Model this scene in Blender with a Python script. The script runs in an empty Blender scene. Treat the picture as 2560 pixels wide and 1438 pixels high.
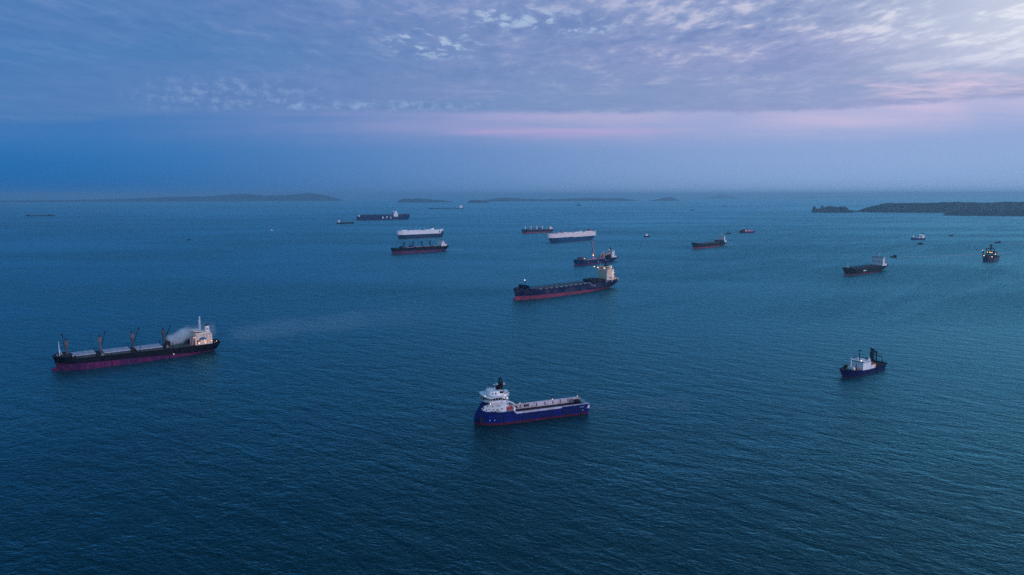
import bpy, bmesh, math, random
from mathutils import Vector, Matrix
R = math.radians
random.seed(7)
SC = bpy.context.scene
COL = SC.collection

# ------------------------------------------------------------------ camera
cam = bpy.data.cameras.new('camera'); cam_o = bpy.data.objects.new('camera', cam); COL.objects.link(cam_o)
cam.sensor_width = 36.0; cam.lens = 36.0 * 1707.0 / 2560.0
cam.clip_start = 1.0; cam.clip_end = 400000.0
cam_o.location = (0, 0, 165)
cam_o.rotation_euler = (Matrix.Rotation(R(90 - 7.69), 3, 'X') @ Matrix.Rotation(R(-0.12), 3, 'Z')).to_euler()
SC.camera = cam_o

# ------------------------------------------------------------------ colour management
SC.view_settings.view_transform = 'Standard'; SC.view_settings.look = 'None'
SC.view_settings.exposure = 0.0; SC.view_settings.gamma = 1.0

# ------------------------------------------------------------------ node helpers
class NT:
    def __init__(s, tree): s.t = tree; s.n = tree.nodes; s.l = tree.links
    def node(s, typ, **kw):
        n = s.n.new(typ)
        for k, v in kw.items(): setattr(n, k, v)
        return n
    def put(s, sock, v):
        if v is None: return
        if isinstance(v, bpy.types.NodeSocket): s.l.new(v, sock)
        else:
            if hasattr(sock.default_value, '__len__') and not hasattr(v, '__len__'): v = (v,) * len(sock.default_value)
            if hasattr(v, '__len__') and len(v) == 3 and len(sock.default_value) == 4: v = (*v, 1)
            sock.default_value = v
    def m(s, op, a, b=None, c=None, clamp=False):
        n = s.node('ShaderNodeMath', operation=op, use_clamp=clamp)
        for i, v in enumerate((a, b, c)): s.put(n.inputs[i], v)
        return n.outputs[0]
    def step(s, v, lo, hi, a=0.0, b=1.0):            # smooth step of v from lo..hi
        n = s.node('ShaderNodeMapRange', interpolation_type='SMOOTHSTEP', clamp=True)
        for i, q in enumerate((v, lo, hi, a, b)): s.put(n.inputs[i], q)
        return n.outputs[0]
    def noise(s, vec, scale, detail=3, rough=0.5, dist=0.0):
        n = s.node('ShaderNodeTexNoise'); s.put(n.inputs['Vector'], vec)
        n.inputs['Scale'].default_value = scale; n.inputs['Detail'].default_value = detail
        n.inputs['Roughness'].default_value = rough; n.inputs['Distortion'].default_value = dist
        return n.outputs['Fac']
    def mix(s, f, a, b, blend='MIX'):
        n = s.node('ShaderNodeMix', data_type='RGBA', blend_type=blend)
        s.put(n.inputs[0], f); s.put(n.inputs[6], a); s.put(n.inputs[7], b)
        return n.outputs[2]
    def xyz(s, x, y, z):
        n = s.node('ShaderNodeCombineXYZ')
        for i, v in enumerate((x, y, z)): s.put(n.inputs[i], v)
        return n.outputs[0]
    def mapping(s, vec, loc=(0,0,0), rot=(0,0,0), scale=(1,1,1)):
        n = s.node('ShaderNodeMapping'); s.put(n.inputs[0], vec)
        n.inputs[1].default_value = loc; n.inputs[2].default_value = rot; n.inputs[3].default_value = scale
        return n.outputs[0]

def srgb(r, g, b):
    f = lambda c: (c/255/12.92) if c/255 <= 0.04045 else ((c/255+0.055)/1.055)**2.4
    return (f(r), f(g), f(b))

# ------------------------------------------------------------------ sky: Nishita air under a broken dusk cloud deck
SUN_EL, SUN_AZ = 14.0, 128.0          # azimuth clockwise from +Y (behind the camera, to the right)
world = bpy.data.worlds.new('World'); SC.world = world; world.use_nodes = True
w = NT(world.node_tree); w.n.clear()
STR = 0.1
tc = w.node('ShaderNodeTexCoord').outputs['Generated']
sp = w.node('ShaderNodeSeparateXYZ'); w.put(sp.inputs[0], tc)
dx, dy, dz = sp.outputs
sky = w.node('ShaderNodeTexSky', sky_type='NISHITA', sun_disc=False)
sky.sun_elevation = R(SUN_EL); sky.sun_rotation = R(SUN_AZ); sky.altitude = 150; sky.dust_density = 2.0; sky.ozone_density = 2.5
K = 1.0 / STR
col = lambda r, g, b: tuple(c * K for c in srgb(r, g, b))
# azimuth factor: the sky is brighter towards the right
hyp = w.m('SQRT', w.m('ADD', w.m('MULTIPLY', dx, dx), w.m('MULTIPLY', dy, dy)))
ax = w.m('DIVIDE', dx, w.m('MAXIMUM', hyp, 0.001))
az = w.step(ax, -0.66, 0.62)
zc = w.m('MAXIMUM', dz, 0.0)
inv = w.m('DIVIDE', 1.0, w.m('ADD', zc, 0.02))
cp = w.xyz(w.m('MULTIPLY', dx, inv), w.m('MULTIPLY', dy, inv), 0.0)      # the cloud deck as a plane overhead
ye = w.m('MAXIMUM', dy, 0.12)
P_ = w.m('DIVIDE', dx, ye); Q_ = w.m('DIVIDE', zc, ye)                   # slopes, for edges that run straight across
def spot(p, q, wp, wq):                                                  # soft patch of sky around one direction
    r2 = w.m('ADD', w.m('POWER', w.m('DIVIDE', w.m('SUBTRACT', P_, p), wp), 2.0), w.m('POWER', w.m('DIVIDE', w.m('SUBTRACT', Q_, q), wq), 2.0))
    return w.m('MULTIPLY', w.step(r2, 1.0, 0.0), w.step(dy, 0.1, 0.3))
# clear air near the horizon
air = w.mix(1.0, sky.outputs[0], (0.10, 0.66, 1.40), 'MULTIPLY')
low = w.mix(az, col(8, 100, 172), col(152, 182, 228))
low = w.mix(0.08, low, air)
low = w.mix(w.step(dy, 0.1, -0.5), low, col(112, 156, 204))  # unseen sky behind the camera, raised here too to light the ships
low = w.mix(w.step(dz, 0.0, 0.085), low, w.mix(az, col(46, 116, 182), col(150, 172, 218)))
# deck texture
n1 = w.noise(w.mapping(cp, rot=(0,0,0.35), scale=(0.8, 1.0, 1)), 1.1, 5, 0.6, 0.4)
n2 = w.noise(w.mapping(cp, loc=(3,7,0), rot=(0,0,-0.2), scale=(0.9, 0.55, 1)), 4.2, 5, 0.60, 0.5)
n3 = w.noise(w.mapping(cp, loc=(9,2,0), scale=(1.0, 0.52, 1)), 11.0, 4, 0.56, 0.5)
n0 = w.noise(w.mapping(cp, loc=(1,5,0), scale=(0.5, 1, 1)), 0.5, 3, 0.5)
az2 = w.step(ax, -0.42, 0.62)
up = w.step(dz, 0.115, 0.235)
deck = w.mix(az, col(74, 126, 184), col(150, 164, 204))
deck = w.mix(w.m('MULTIPLY', w.step(n0, 0.60, 0.40), 0.6), deck, w.mix(az, col(88, 128, 186), col(160, 164, 208)))
tex = w.m('ADD', w.m('MULTIPLY', w.m('SUBTRACT', n1, 0.5), 1.2), w.m('ADD', w.m('MULTIPLY', w.m('SUBTRACT', n2, 0.5), 1.25), w.m('MULTIPLY', w.m('SUBTRACT', n3, 0.5), w.m('ADD', 0.45, w.m('MULTIPLY', up, 0.55)))))
dark = w.m('MULTIPLY', w.step(tex, 0.04, -0.32), w.m('ADD', 0.16, w.m('MULTIPLY', w.m('MULTIPLY', up, w.m('ADD', 0.45, az2)), 0.42)))
deck = w.mix(dark, deck, w.mix(az, col(58, 110, 172), col(116, 138, 190)))
light = w.m('MULTIPLY', w.step(tex, 0.0, 0.36), w.m('ADD', 0.12, w.m('MULTIPLY', w.m('MULTIPLY', up, w.m('ADD', 0.28, az2)), 0.62)), clamp=True)
deck = w.mix(light, deck, w.mix(az, col(122, 148, 204), col(220, 216, 232)))
# pale cyan gaps
cell = w.step(w.m('ADD', n2, w.m('MULTIPLY', w.m('SUBTRACT', n3, 0.5), 1.1)), 0.50, 0.66)
gp = w.m('ADD', spot(-0.11, 0.216, 0.085, 0.030), w.m('ADD', spot(0.10, 0.238, 0.060, 0.022), spot(0.0, 0.245, 0.10, 0.02)), clamp=True)
deck = w.mix(w.m('MULTIPLY', w.m('MULTIPLY', gp, cell), 0.62), deck, col(180, 204, 230))
# rows of small bright cloudlets, left
mk = w.noise(w.mapping(w.xyz(P_, Q_, 0.0), rot=(0,0,0.12), scale=(60, 95, 1)), 1.0, 3, 0.6, 0.3)
mkf = w.m('ADD', w.m('MULTIPLY', spot(-0.40, 0.142, 0.18, 0.038), 0.42), w.m('MULTIPLY', spot(-0.18, 0.127, 0.20, 0.010), 0.7), clamp=True)
deck = w.mix(w.m('MULTIPLY', mkf, w.step(mk, 0.42, 0.72)), deck, col(146, 174, 216))
# bright top-right and the pale wisps below it
glow = w.m('MULTIPLY', w.step(P_, 0.34, 0.76), w.step(Q_, 0.13, 0.23))
deck = w.mix(w.m('MULTIPLY', glow, w.m('ADD', 0.62, w.m('MULTIPLY', w.step(tex, -0.1, 0.25), 0.38))), deck, col(232, 236, 246))
wisp = w.noise(w.mapping(w.xyz(P_, Q_, 0.0), rot=(0,0,-0.10), scale=(7, 60, 1)), 1.0, 4, 0.6, 0.5)
deck = w.mix(w.m('MULTIPLY', spot(0.62, 0.152, 0.17, 0.026), w.step(wisp, 0.36, 0.62)), deck, col(212, 198, 224))
# unseen overhead: the deck closes, dims and turns to cold blue
deck = w.mix(w.step(dz, 0.28, 0.55), deck, w.mix(az, col(24, 96, 148), col(96, 158, 206)))
# unseen sky behind the camera, brightened to light the ships' front faces
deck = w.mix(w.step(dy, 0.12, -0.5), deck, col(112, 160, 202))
# pink lit rim below the deck's edge
edge_n = w.noise(w.mapping(w.xyz(P_, 0.0, 0.0), scale=(3.2, 1, 1)), 1.0, 2, 0.5)
edge_f = w.noise(w.mapping(w.xyz(P_, Q_, 0.0), scale=(26, 60, 1)), 1.0, 4, 0.65)
eline = w.m('ADD', 0.1165, w.m('ADD', w.m('MULTIPLY', w.m('SUBTRACT', edge_n, 0.5), 0.020), w.m('MULTIPLY', w.m('SUBTRACT', edge_f, 0.5), 0.013)))
eline = w.m('ADD', eline, w.step(P_, 0.42, 0.85, 0.0, 0.030))
eline = w.m('SUBTRACT', eline, w.step(P_, -0.42, -0.70, 0.0, 0.016))
dd = w.m('SUBTRACT', Q_, eline)
rim = w.mix(az, col(104, 134, 194), col(210, 196, 226))
streak = w.noise(w.mapping(w.xyz(P_, Q_, 0.0), rot=(0,0,0.035), scale=(2.2, 42, 1)), 1.0, 4, 0.55, 0.4)
rimf = w.m('MULTIPLY', w.step(dd, -0.056, -0.006), w.m('ADD', 0.48, w.m('MULTIPLY', w.step(streak, 0.30, 0.68), 0.46)))
broad = w.noise(w.mapping(w.xyz(P_, Q_, 0.0), scale=(4.0, 14, 1)), 1.0, 3, 0.5)
rimf = w.m('MULTIPLY', rimf, w.step(broad, 0.28, 0.56, 0.55, 1.0))
rimf = w.m('MULTIPLY', rimf, w.step(P_, -0.60, -0.15, 0.22, 1.0))
rimf = w.m('MULTIPLY', rimf, w.step(dy, 0.1, 0.4), clamp=True)
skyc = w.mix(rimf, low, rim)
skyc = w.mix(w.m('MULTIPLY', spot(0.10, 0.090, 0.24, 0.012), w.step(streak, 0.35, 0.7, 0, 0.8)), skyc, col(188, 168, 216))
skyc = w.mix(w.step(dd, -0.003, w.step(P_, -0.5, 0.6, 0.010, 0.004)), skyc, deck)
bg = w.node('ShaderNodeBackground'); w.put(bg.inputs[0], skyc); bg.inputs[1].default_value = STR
wo = w.node('ShaderNodeOutputWorld'); w.l.new(bg.outputs[0], wo.inputs[0])
world.cycles.sampling_method = 'MANUAL'; world.cycles.sample_map_resolution = 512

# ------------------------------------------------------------------ sun: weak, wide, low, through cloud
sl = bpy.data.lights.new('sun', 'SUN'); sl.energy = 1.4; sl.angle = R(14); sl.color = (1.0, 0.80, 1.0)
so = bpy.data.objects.new('sun', sl); COL.objects.link(so)
sd = Vector((math.sin(R(SUN_AZ)) * math.cos(R(SUN_EL)), math.cos(R(SUN_AZ)) * math.cos(R(SUN_EL)), math.sin(R(SUN_EL))))
so.rotation_euler = sd.to_track_quat('Z', 'Y').to_euler()

# ------------------------------------------------------------------ render settings
SC.cycles.use_denoising = False
SC.cycles.volume_bounces = 2
SC.cycles.max_bounces = 6
SC.cycles.sample_clamp_indirect = 1.5
SC.cycles.use_adaptive_sampling = False

# ------------------------------------------------------------------ sea
def new_mat(name):
    m = bpy.data.materials.new(name); m.use_nodes = True
    t = NT(m.node_tree); t.n.clear()
    out = t.node('ShaderNodeOutputMaterial'); b = t.node('ShaderNodeBsdfPrincipled'); t.l.new(b.outputs[0], out.inputs[0])
    return m, t, b, out

def sea_material():
    m, t, b, out = new_mat('sea_water')
    pos = t.node('ShaderNodeNewGeometry').outputs['Position']
    h = []
    def wave(ang, stretch, size, amp, detail, rough, dist=0.0, loc=(0,0,0), ridge=False):
        mp = t.node('ShaderNodeMapping', vector_type='TEXTURE'); t.put(mp.inputs[0], pos)
        mp.inputs[1].default_value = loc; mp.inputs[2].default_value = (0, 0, R(ang)); mp.inputs[3].default_value = (stretch*size, size, 1e6)
        n = t.noise(mp.outputs[0], 1.0, detail, rough, dist)
        if ridge: n = t.m('SUBTRACT', 0.5, t.m('ABSOLUTE', t.m('SUBTRACT', n, 0.5)))
        h.append(t.m('MULTIPLY', n, amp))
    wave(-34, 2.3, 13.0, 2.9, 2, 0.5, 0.5)
    wave(-28, 2.0, 6.0, 2.6, 3, 0.6, 0.4, (31, 7, 0), True)
    wave(16, 1.8, 7.0, 1.8, 3, 0.6, 0.4, (5, 77, 0), True)
    wave(-22, 1.6, 2.4, 1.1, 3, 0.65, 0.3, (15, 27, 0), True)
    hh = h[0]
    for q in h[1:]: hh = t.m('ADD', hh, q)
    # wind patches: rougher and smoother water
    p1 = t.noise(t.mapping(pos, rot=(0,0,R(-14)), scale=(0.35, 1.0, 0)), 1/420.0, 3, 0.5, 0.6)
    p2 = t.noise(t.mapping(pos, rot=(0,0,R(10)), scale=(0.3, 1.0, 0)), 1/1500.0, 2, 0.5, 0.5)
    patch = t.m('ADD', t.m('MULTIPLY', t.step(p1, 0.36, 0.64), 0.6), t.m('MULTIPLY', t.step(p2, 0.38, 0.62), 0.4))
    mp = t.node('ShaderNodeMapping', vector_type='TEXTURE'); t.put(mp.inputs[0], pos)      # long current lines
    mp.inputs[2].default_value = (0, 0, R(44)); mp.inputs[3].default_value = (1100, 150, 1e6)
    ln = t.noise(mp.outputs[0], 1.0, 4, 0.55, 0.6)
    line = t.step(t.m('ABSOLUTE', t.m('SUBTRACT', ln, 0.5)), 0.0, 0.05)
    patch = t.m('MULTIPLY', patch, t.m('ADD', 0.62, t.m('MULTIPLY', line, 0.38)))
    bmp = t.node('ShaderNodeBump'); t.put(bmp.inputs['Height'], hh)
    t.put(bmp.inputs['Strength'], t.m('ADD', 0.42, t.m('MULTIPLY', patch, 0.85)))
    bmp.inputs['Distance'].default_value = 1.0
    # water: teal body colour under a fresnel-weighted reflection of the sky
    t.n.remove(b)
    df = t.node('ShaderNodeBsdfDiffuse'); gl = t.node('ShaderNodeBsdfAnisotropic'); fz = t.node('ShaderNodeFresnel'); mx = t.node('ShaderNodeMixShader')
    t.put(df.inputs['Color'], t.mix(patch, (0.0006, 0.019, 0.024), (0.0012, 0.025, 0.029)))
    gl.inputs['Color'].default_value = (0.27, 0.78, 0.93, 1)
    t.put(gl.inputs['Roughness'], t.m('ADD', 0.31, t.m('MULTIPLY', patch, 0.15)))
    fz.inputs['IOR'].default_value = 1.33
    for q in (gl, fz): t.put(q.inputs['Normal'], bmp.outputs[0])
    t.l.new(fz.outputs[0], mx.inputs[0]); t.l.new(df.outputs[0], mx.inputs[1]); t.l.new(gl.outputs[0], mx.inputs[2]); t.l.new(mx.outputs[0], out.inputs[0])
    return m

def plain_mesh(name, verts, faces, mats):
    me = bpy.data.meshes.new(name); me.from_pydata(verts, [], faces); me.update()
    for q in (mats if isinstance(mats, (list, tuple)) else [mats]): me.materials.append(q)
    return me
S = 80000.0
me = plain_mesh('sea', [(-S, -3000, 0), (S, -3000, 0), (S, S, 0), (-S, S, 0)], [(0, 1, 2, 3)], sea_material())
sea = bpy.data.objects.new('sea', me); COL.objects.link(sea); sea['kind'] = 'structure'
# ------------------------------------------------------------------ mesh builder
class MB:
    def __init__(s): s.v = []; s.f = []; s.mi = []
    def add(s, verts, faces, m=0):
        o = len(s.v); s.v += [tuple(p) for p in verts]; s.f += [tuple(o + i for i in f) for f in faces]; s.mi += [m] * len(faces); return s
    def box(s, x0, x1, y0, y1, z0, z1, m=0, tx=0.0, ty=0.0):      # tx, ty: inward taper at the top
        V = [(x0,y0,z0),(x1,y0,z0),(x1,y1,z0),(x0,y1,z0),(x0+tx,y0+ty,z1),(x1-tx,y0+ty,z1),(x1-tx,y1-ty,z1),(x0+tx,y1-ty,z1)]
        return s.add(V, [(3,2,1,0),(4,5,6,7),(0,1,5,4),(1,2,6,5),(2,3,7,6),(3,0,4,7)], m)
    def prism(s, poly, z0, z1, m=0, grow=0.0):                    # poly of (x, y), counter-clockwise
        n = len(poly); cx = sum(p[0] for p in poly)/n; cy = sum(p[1] for p in poly)/n
        V = [(x, y, z0) for x, y in poly] + [(cx+(x-cx)*(1+grow), cy+(y-cy)*(1+grow), z1) for x, y in poly]
        return s.add(V, [tuple(range(n-1,-1,-1)), tuple(range(n, 2*n))] + [(i, (i+1)%n, n+(i+1)%n, n+i) for i in range(n)], m)
    def bar(s, p, q, r, r2=None, n=6, m=0):
        p, q = Vector(p), Vector(q); r2 = r if r2 is None else r2
        d = (q-p).normalized(); a = d.orthogonal().normalized(); b = d.cross(a)
        V = []
        for c, rr in ((p, r), (q, r2)):
            for i in range(n):
                t = 2*math.pi*i/n; V.append(c + a*math.cos(t)*rr + b*math.sin(t)*rr)
        return s.add(V, [tuple(range(n-1,-1,-1)), tuple(range(n,2*n))] + [(i,(i+1)%n,n+(i+1)%n,n+i) for i in range(n)], m)
    def path(s, pts, r, n=5, m=0):
        for a, b in zip(pts, pts[1:]): s.bar(a, b, r, n=n, m=m)
        return s
    def ball(s, c, r, m=0, nu=10, nv=6, sz=1.0):
        V = [(c[0], c[1], c[2]-r*sz)]; F = []
        for j in range(1, nv):
            t = -math.pi/2 + math.pi*j/nv
            for i in range(nu):
                a = 2*math.pi*i/nu; V.append((c[0]+r*math.cos(t)*math.cos(a), c[1]+r*math.cos(t)*math.sin(a), c[2]+r*sz*math.sin(t)))
        V.append((c[0], c[1], c[2]+r*sz)); e = len(V)-1
        for i in range(nu):
            F.append((0, 1+(i+1)%nu, 1+i)); F.append((e, e-nu+i, e-nu+(i+1)%nu))
            for j in range(nv-2):
                a = 1+j*nu; F.append((a+i, a+(i+1)%nu, a+nu+(i+1)%nu, a+nu+i))
        return s.add(V, F, m)
    def lattice(s, p, q, w, nb, r=0.12, m=0):                     # square truss from p to q
        p, q = Vector(p), Vector(q); d = (q-p).normalized()
        a = d.cross(Vector((0,1,0)) if abs(d.y) < .9 else Vector((1,0,0))).normalized(); b = d.cross(a)
        cs = [a*w/2+b*w/2, -a*w/2+b*w/2, -a*w/2-b*w/2, a*w/2-b*w/2]
        for c in cs: s.bar(p+c, q+c*0.6, r, n=4, m=m)
        for i in range(nb):
            t0, t1 = i/nb, (i+1)/nb; k0, k1 = 1-.4*t0, 1-.4*t1
            for j in range(4):
                s.bar(p.lerp(q,t0)+cs[j]*k0, p.lerp(q,t1)+cs[(j+1)%4]*k1, r*.7, n=3, m=m)
        return s
    def rail(s, pts, h=1.1, gap=2.5, r=0.05, m=0):                # open railing along a line of points
        for a, b in zip(pts, pts[1:]):
            a, b = Vector(a), Vector(b); n = max(1, int((b-a).length/gap)); up = Vector((0,0,h))
            s.bar(a+up, b+up, r, n=3, m=m); s.bar(a+up*.5, b+up*.5, r*.7, n=3, m=m)
            for i in range(n+1): s.bar(a.lerp(b, i/n), a.lerp(b, i/n)+up, r, n=3, m=m)
        return s
    def build(s, name, mats, parent=None, label=None, smooth=False):
        me = bpy.data.meshes.new(name); me.from_pydata(s.v, [], s.f); me.update()
        for q in (mats if isinstance(mats, (list, tuple)) else [mats]): me.materials.append(q)
        me.polygons.foreach_set('material_index', s.mi)
        if smooth: me.polygons.foreach_set('use_smooth', [True]*len(s.f))
        o = bpy.data.objects.new(name, me); COL.objects.link(o)
        if parent is not None: o.parent = parent
        if label: o['label'] = label
        return o

def split(mb, name, mats, parent=None, label=None):              # every separate piece of mb becomes an object of its own
    par = list(range(len(mb.v)))
    def fd(i):
        while par[i] != i: par[i] = par[par[i]]; i = par[i]
        return i
    for f in mb.f:
        for k in f[1:]: par[fd(k)] = fd(f[0])
    groups = {}
    for f, m in zip(mb.f, mb.mi): groups.setdefault(fd(f[0]), []).append((f, m))
    out = []
    for g in groups.values():
        ids = sorted({i for f, _ in g for i in f}); mp = {i: k for k, i in enumerate(ids)}
        q = MB(); q.v = [mb.v[i] for i in ids]; q.f = [tuple(mp[i] for i in f) for f, _ in g]; q.mi = [m for _, m in g]
        out.append(q.build(name, mats, parent, label))
    return out

def thing(name, label, cat, loc, hdg=0.0, group=None):
    o = bpy.data.objects.new(name, None); COL.objects.link(o); o.empty_display_size = 5
    o.location = (loc[0], loc[1], 0); o.rotation_euler = (0, 0, R(hdg)); o['label'] = label; o['category'] = cat
    if group: o['group'] = group
    return o

# ------------------------------------------------------------------ paints
_pc = {}
def paint(name, c, rough=0.55, wear=0.25, wc=None, streak=1.0, metal=0.0):
    key = name
    if key in _pc: return _pc[key]
    m, t, b, out = new_mat(name)
    pos = t.node('ShaderNodeTexCoord').outputs['Object']
    n = t.noise(t.mapping(pos, scale=(1, 1, 0.18 if streak else 1)), 0.35, 5, 0.65, 0.2)
    n2 = t.noise(t.mapping(pos, scale=(1, 1, 1)), 0.06, 3, 0.5)
    wc = wc or tuple(q*0.55+0.01 for q in c)
    f = t.m('MULTIPLY', t.step(t.m('ADD', n, t.m('MULTIPLY', t.m('SUBTRACT', n2, .5), .7)), 0.42, 0.60), wear)
    t.put(b.inputs['Base Color'], t.mix(f, c, wc))
    t.put(b.inputs['Roughness'], t.m('ADD', rough, t.m('MULTIPLY', n, 0.15)))
    b.inputs['Metallic'].default_value = metal; b.inputs['Specular IOR Level'].default_value = 0.08
    _pc[key] = m; return m
def glow(name, c, s):
    if name in _pc: return _pc[name]
    m = bpy.data.materials.new(name); m.use_nodes = True; t = NT(m.node_tree); t.n.clear()
    e = t.node('ShaderNodeEmission'); o = t.node('ShaderNodeOutputMaterial'); t.l.new(e.outputs[0], o.inputs[0])
    e.inputs[0].default_value = (*c, 1); e.inputs[1].default_value = s; _pc[name] = m; return m

WHITE = paint('white_ship_paint', (0.80, 0.80, 0.82), .5, .25, (0.48, 0.42, 0.38))
CREAM_LIT = paint('lamp_warmed_cream_paint', (0.80, 0.66, 0.55), .5, .3, (0.55, 0.36, 0.28))  # cream, with the warm light of the deck lamps put into the colour
BLACK = paint('black_hull_paint', (0.003, 0.003, 0.008), .6, .4, (0.012, 0.010, 0.016))
NAVY = paint('navy_hull_paint', (0.003, 0.008, 0.060), .5, .4, (0.010, 0.014, 0.045))
NAVYB = paint('faded_navy_paint', (0.004, 0.010, 0.050), .55, .85, (0.05, 0.050, 0.085))
ROYAL = paint('royal_blue_paint', (0.004, 0.013, 0.14), .5, .7, (0.005, 0.010, 0.060))
BOOT = paint('red_antifouling', (0.125, 0.018, 0.075), .65, .9, (0.040, 0.012, 0.065))
BOOTP = paint('faded_red_antifouling', (0.25, 0.045, 0.085), .65, .9, (0.13, 0.045, 0.075))
BOOTD = paint('dark_red_antifouling', (0.10, 0.010, 0.035), .6, .5, (0.03, 0.008, 0.02))
DKRED = paint('oxide_deck_paint', (0.05, 0.018, 0.022), .7, .5, (0.02, 0.014, 0.02))
DGREEN = paint('dark_green_paint', (0.006, 0.020, 0.022), .55, .5, (0.016, 0.018, 0.026))
DECKG = paint('deck_grey_green', (0.05, 0.075, 0.085), .75, .6, (0.025, 0.03, 0.035))
GREY = paint('grey_steel', (0.20, 0.21, 0.24), .6, .4, (0.12, 0.10, 0.10))
HATCH = paint('pale_hatch_paint', (0.42, 0.42, 0.50), .6, .4, (0.26, 0.23, 0.26))
DARK = paint('dark_steel', (0.018, 0.020, 0.028), .6, .4, (0.035, 0.025, 0.025))
TAN = paint('tan_crane_paint', (0.15, 0.115, 0.125), .6, .8, (0.05, 0.038, 0.045))
PINKY = paint('weathered_pink_crane_paint', (0.55, 0.34, 0.34), .6, .3, (0.38, 0.22, 0.2))
ORANGE = paint('orange_paint', (0.62, 0.14, 0.05), .5, .2)
RED = paint('signal_red_paint', (0.50, 0.03, 0.05), .5, .2)
BOATB = paint('blue_boat_paint', (0.02, 0.14, 0.35), .5, .1)
TEAL = paint('teal_hull_paint', (0.008, 0.060, 0.15), .5, .3, (0.01, 0.03, 0.07))
LAV = paint('pale_rail_paint', (0.62, 0.58, 0.66), .6, .6, (0.38, 0.31, 0.36))
PANE = paint('window_glass', (0.008, 0.012, 0.02), .12, 0.0)
LAMP = glow('warm_lamp_light', (1.0, 0.62, 0.28), 4)
LAMPW = glow('white_lamp_light', (1.0, 0.80, 0.66), 2.8)

def lamp(parent, p, r=0.7, power=0, white=False, stem=None):
    r *= .82; power *= .65
    b = MB().ball(p, r, nu=8, nv=6)
    o = b.build('lamp', LAMPW if white else LAMP, parent)
    if power:
        l = bpy.data.lights.new('lamp_light', 'POINT'); l.energy = power; l.color = (1.0, 0.62, 0.34); l.shadow_soft_size = r*1.3
        lo = bpy.data.objects.new('lamp_light', l); COL.objects.link(lo); lo.parent = o; lo.location = p
    return o

# ------------------------------------------------------------------ hull lofting
def interp(pts, x):
    if x <= pts[0][0]: return pts[0][1]
    for (a, b), (c, d) in zip(pts, pts[1:]):
        if x <= c: return b + (d-b)*(x-a)/max(1e-6, c-a)
    return pts[-1][1]

def hull(parent, L, B, prof, boot, mats, rake=6, over=6, ent=(0.10, 0.22), st=(0.8, 0.25), run=(0.06, 0.25), bul=1.2,
         bulb=0, pw=(0.6, 0.8), curve=1.0, name='hull', rows=4, deckm=2, stem=None, n=54, flat=None):
    """L: waterline length, prof: [(x, top z)], boot: (z aft, z fore). mats: topside, antifouling, deck"""
    H = max(z for _, z in prof)
    xs_extra = [x for x, _ in prof]
    ts = [i/n for i in range(n+1)]
    # crowd stations at the ends
    ts = sorted(set([0.5-0.5*math.cos(math.pi*t) for t in ts] ))
    def xb(z): return L/2 + (interp(stem, z) if stem else rake*max(0, z/H)**curve)
    def xa(z): return -L/2 - over*min(1, max(0, z/H))**0.8
    def hb(t, z):
        q = min(1, max(0, z/H)); e = ent[1]+(ent[0]-ent[1])*q; p = pw[1]+(pw[0]-pw[1])*q
        r = run[1]+(run[0]-run[1])*q; b0 = st[1]+(st[0]-st[1])*q**0.7
        f = math.sin(math.pi/2*min(1, (1-t)/e))**p if t < 1 else 0
        a = b0+(1-b0)*math.sin(math.pi/2*min(1, t/r))
        return B/2*min(f, a) if t < .5 or True else 0
    def tt(t): return xa(H)+(xb(H)-xa(H))*t
    # insert stations just either side of profile steps
    for x in xs_extra:
        t = (x-xa(H))/(xb(H)-xa(H))
        if 0.001 < t < 0.999: ts.append(t)
    ts = sorted(set(round(t, 5) for t in ts))
    mb = MB(); rowsz = []
    NR = rows+3
    for t in ts:
        top = interp(prof, tt(t)); zb = boot[0]+(boot[1]-boot[0])*t
        col = [-2.5, 0.0, zb]+[zb+(top-zb)*(i+1)/rows for i in range(rows)]
        rowsz.append(col)
    for side in (1, -1):
        V = []
        for t, colz in zip(ts, rowsz):
            for z in colz: V.append((xa(z)+(xb(z)-xa(z))*t, side*hb(t, z), z))
        o = len(mb.v); mb.v += V
        for i in range(len(ts)-1):
            for j in range(NR-1):
                a = o+i*NR+j; f = (a, a+NR, a+NR+1, a+1)
                mb.f.append(f if side < 0 else f[::-1]); mb.mi.append(1 if j < 2 else 0)
    # transom
    k = len(ts)*NR
    for j in range(NR-1): mb.f.append((j, j+1, k+j+1, k+j)); mb.mi.append(1 if j < 2 else 0)
    # deck
    dv = []
    for t, colz in zip(ts, rowsz):
        z = colz[-1]-bul; x = xa(z)+(xb(z)-xa(z))*t; h = hb(t, z)*0.995
        dv += [(x, h, z), (x, -h, z)]
    o = len(mb.v); mb.v += dv
    for i in range(len(ts)-1): mb.f.append((o+2*i, o+2*i+1, o+2*i+3, o+2*i+2)); mb.mi.append(deckm)
    if bulb:
        zc = bulb[1]; mb2 = MB(); nn = 10; segs = []
        x0, x1, r = L/2-10, L/2+bulb[0], bulb[2]
        for i in range(9):
            q = i/8; rr = r*math.sqrt(max(0.0, 1-(q**2.6)))
            segs.append([(x0+(x1-x0)*q, rr*0.8*math.cos(2*math.pi*k/nn), zc+rr*math.sin(2*math.pi*k/nn)) for k in range(nn)])
        V = [p for sgm in segs for p in sgm]
        F = [(i*nn+k, i*nn+(k+1)%nn, (i+1)*nn+(k+1)%nn, (i+1)*nn+k) for i in range(8) for k in range(nn)]
        mb.add(V, F, 1)
    o = mb.build(name, list(mats), parent)
    me = o.data
    bm = bmesh.new(); bm.from_mesh(me); bmesh.ops.remove_doubles(bm, verts=bm.verts, dist=0.004); bmesh.ops.recalc_face_normals(bm, faces=bm.faces); bm.to_mesh(me); bm.free()
    me.polygons.foreach_set('use_smooth', [p.material_index != deckm for p in me.polygons])
    try: me.set_sharp_from_angle(angle=R(28))
    except Exception: pass
    return o

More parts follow.
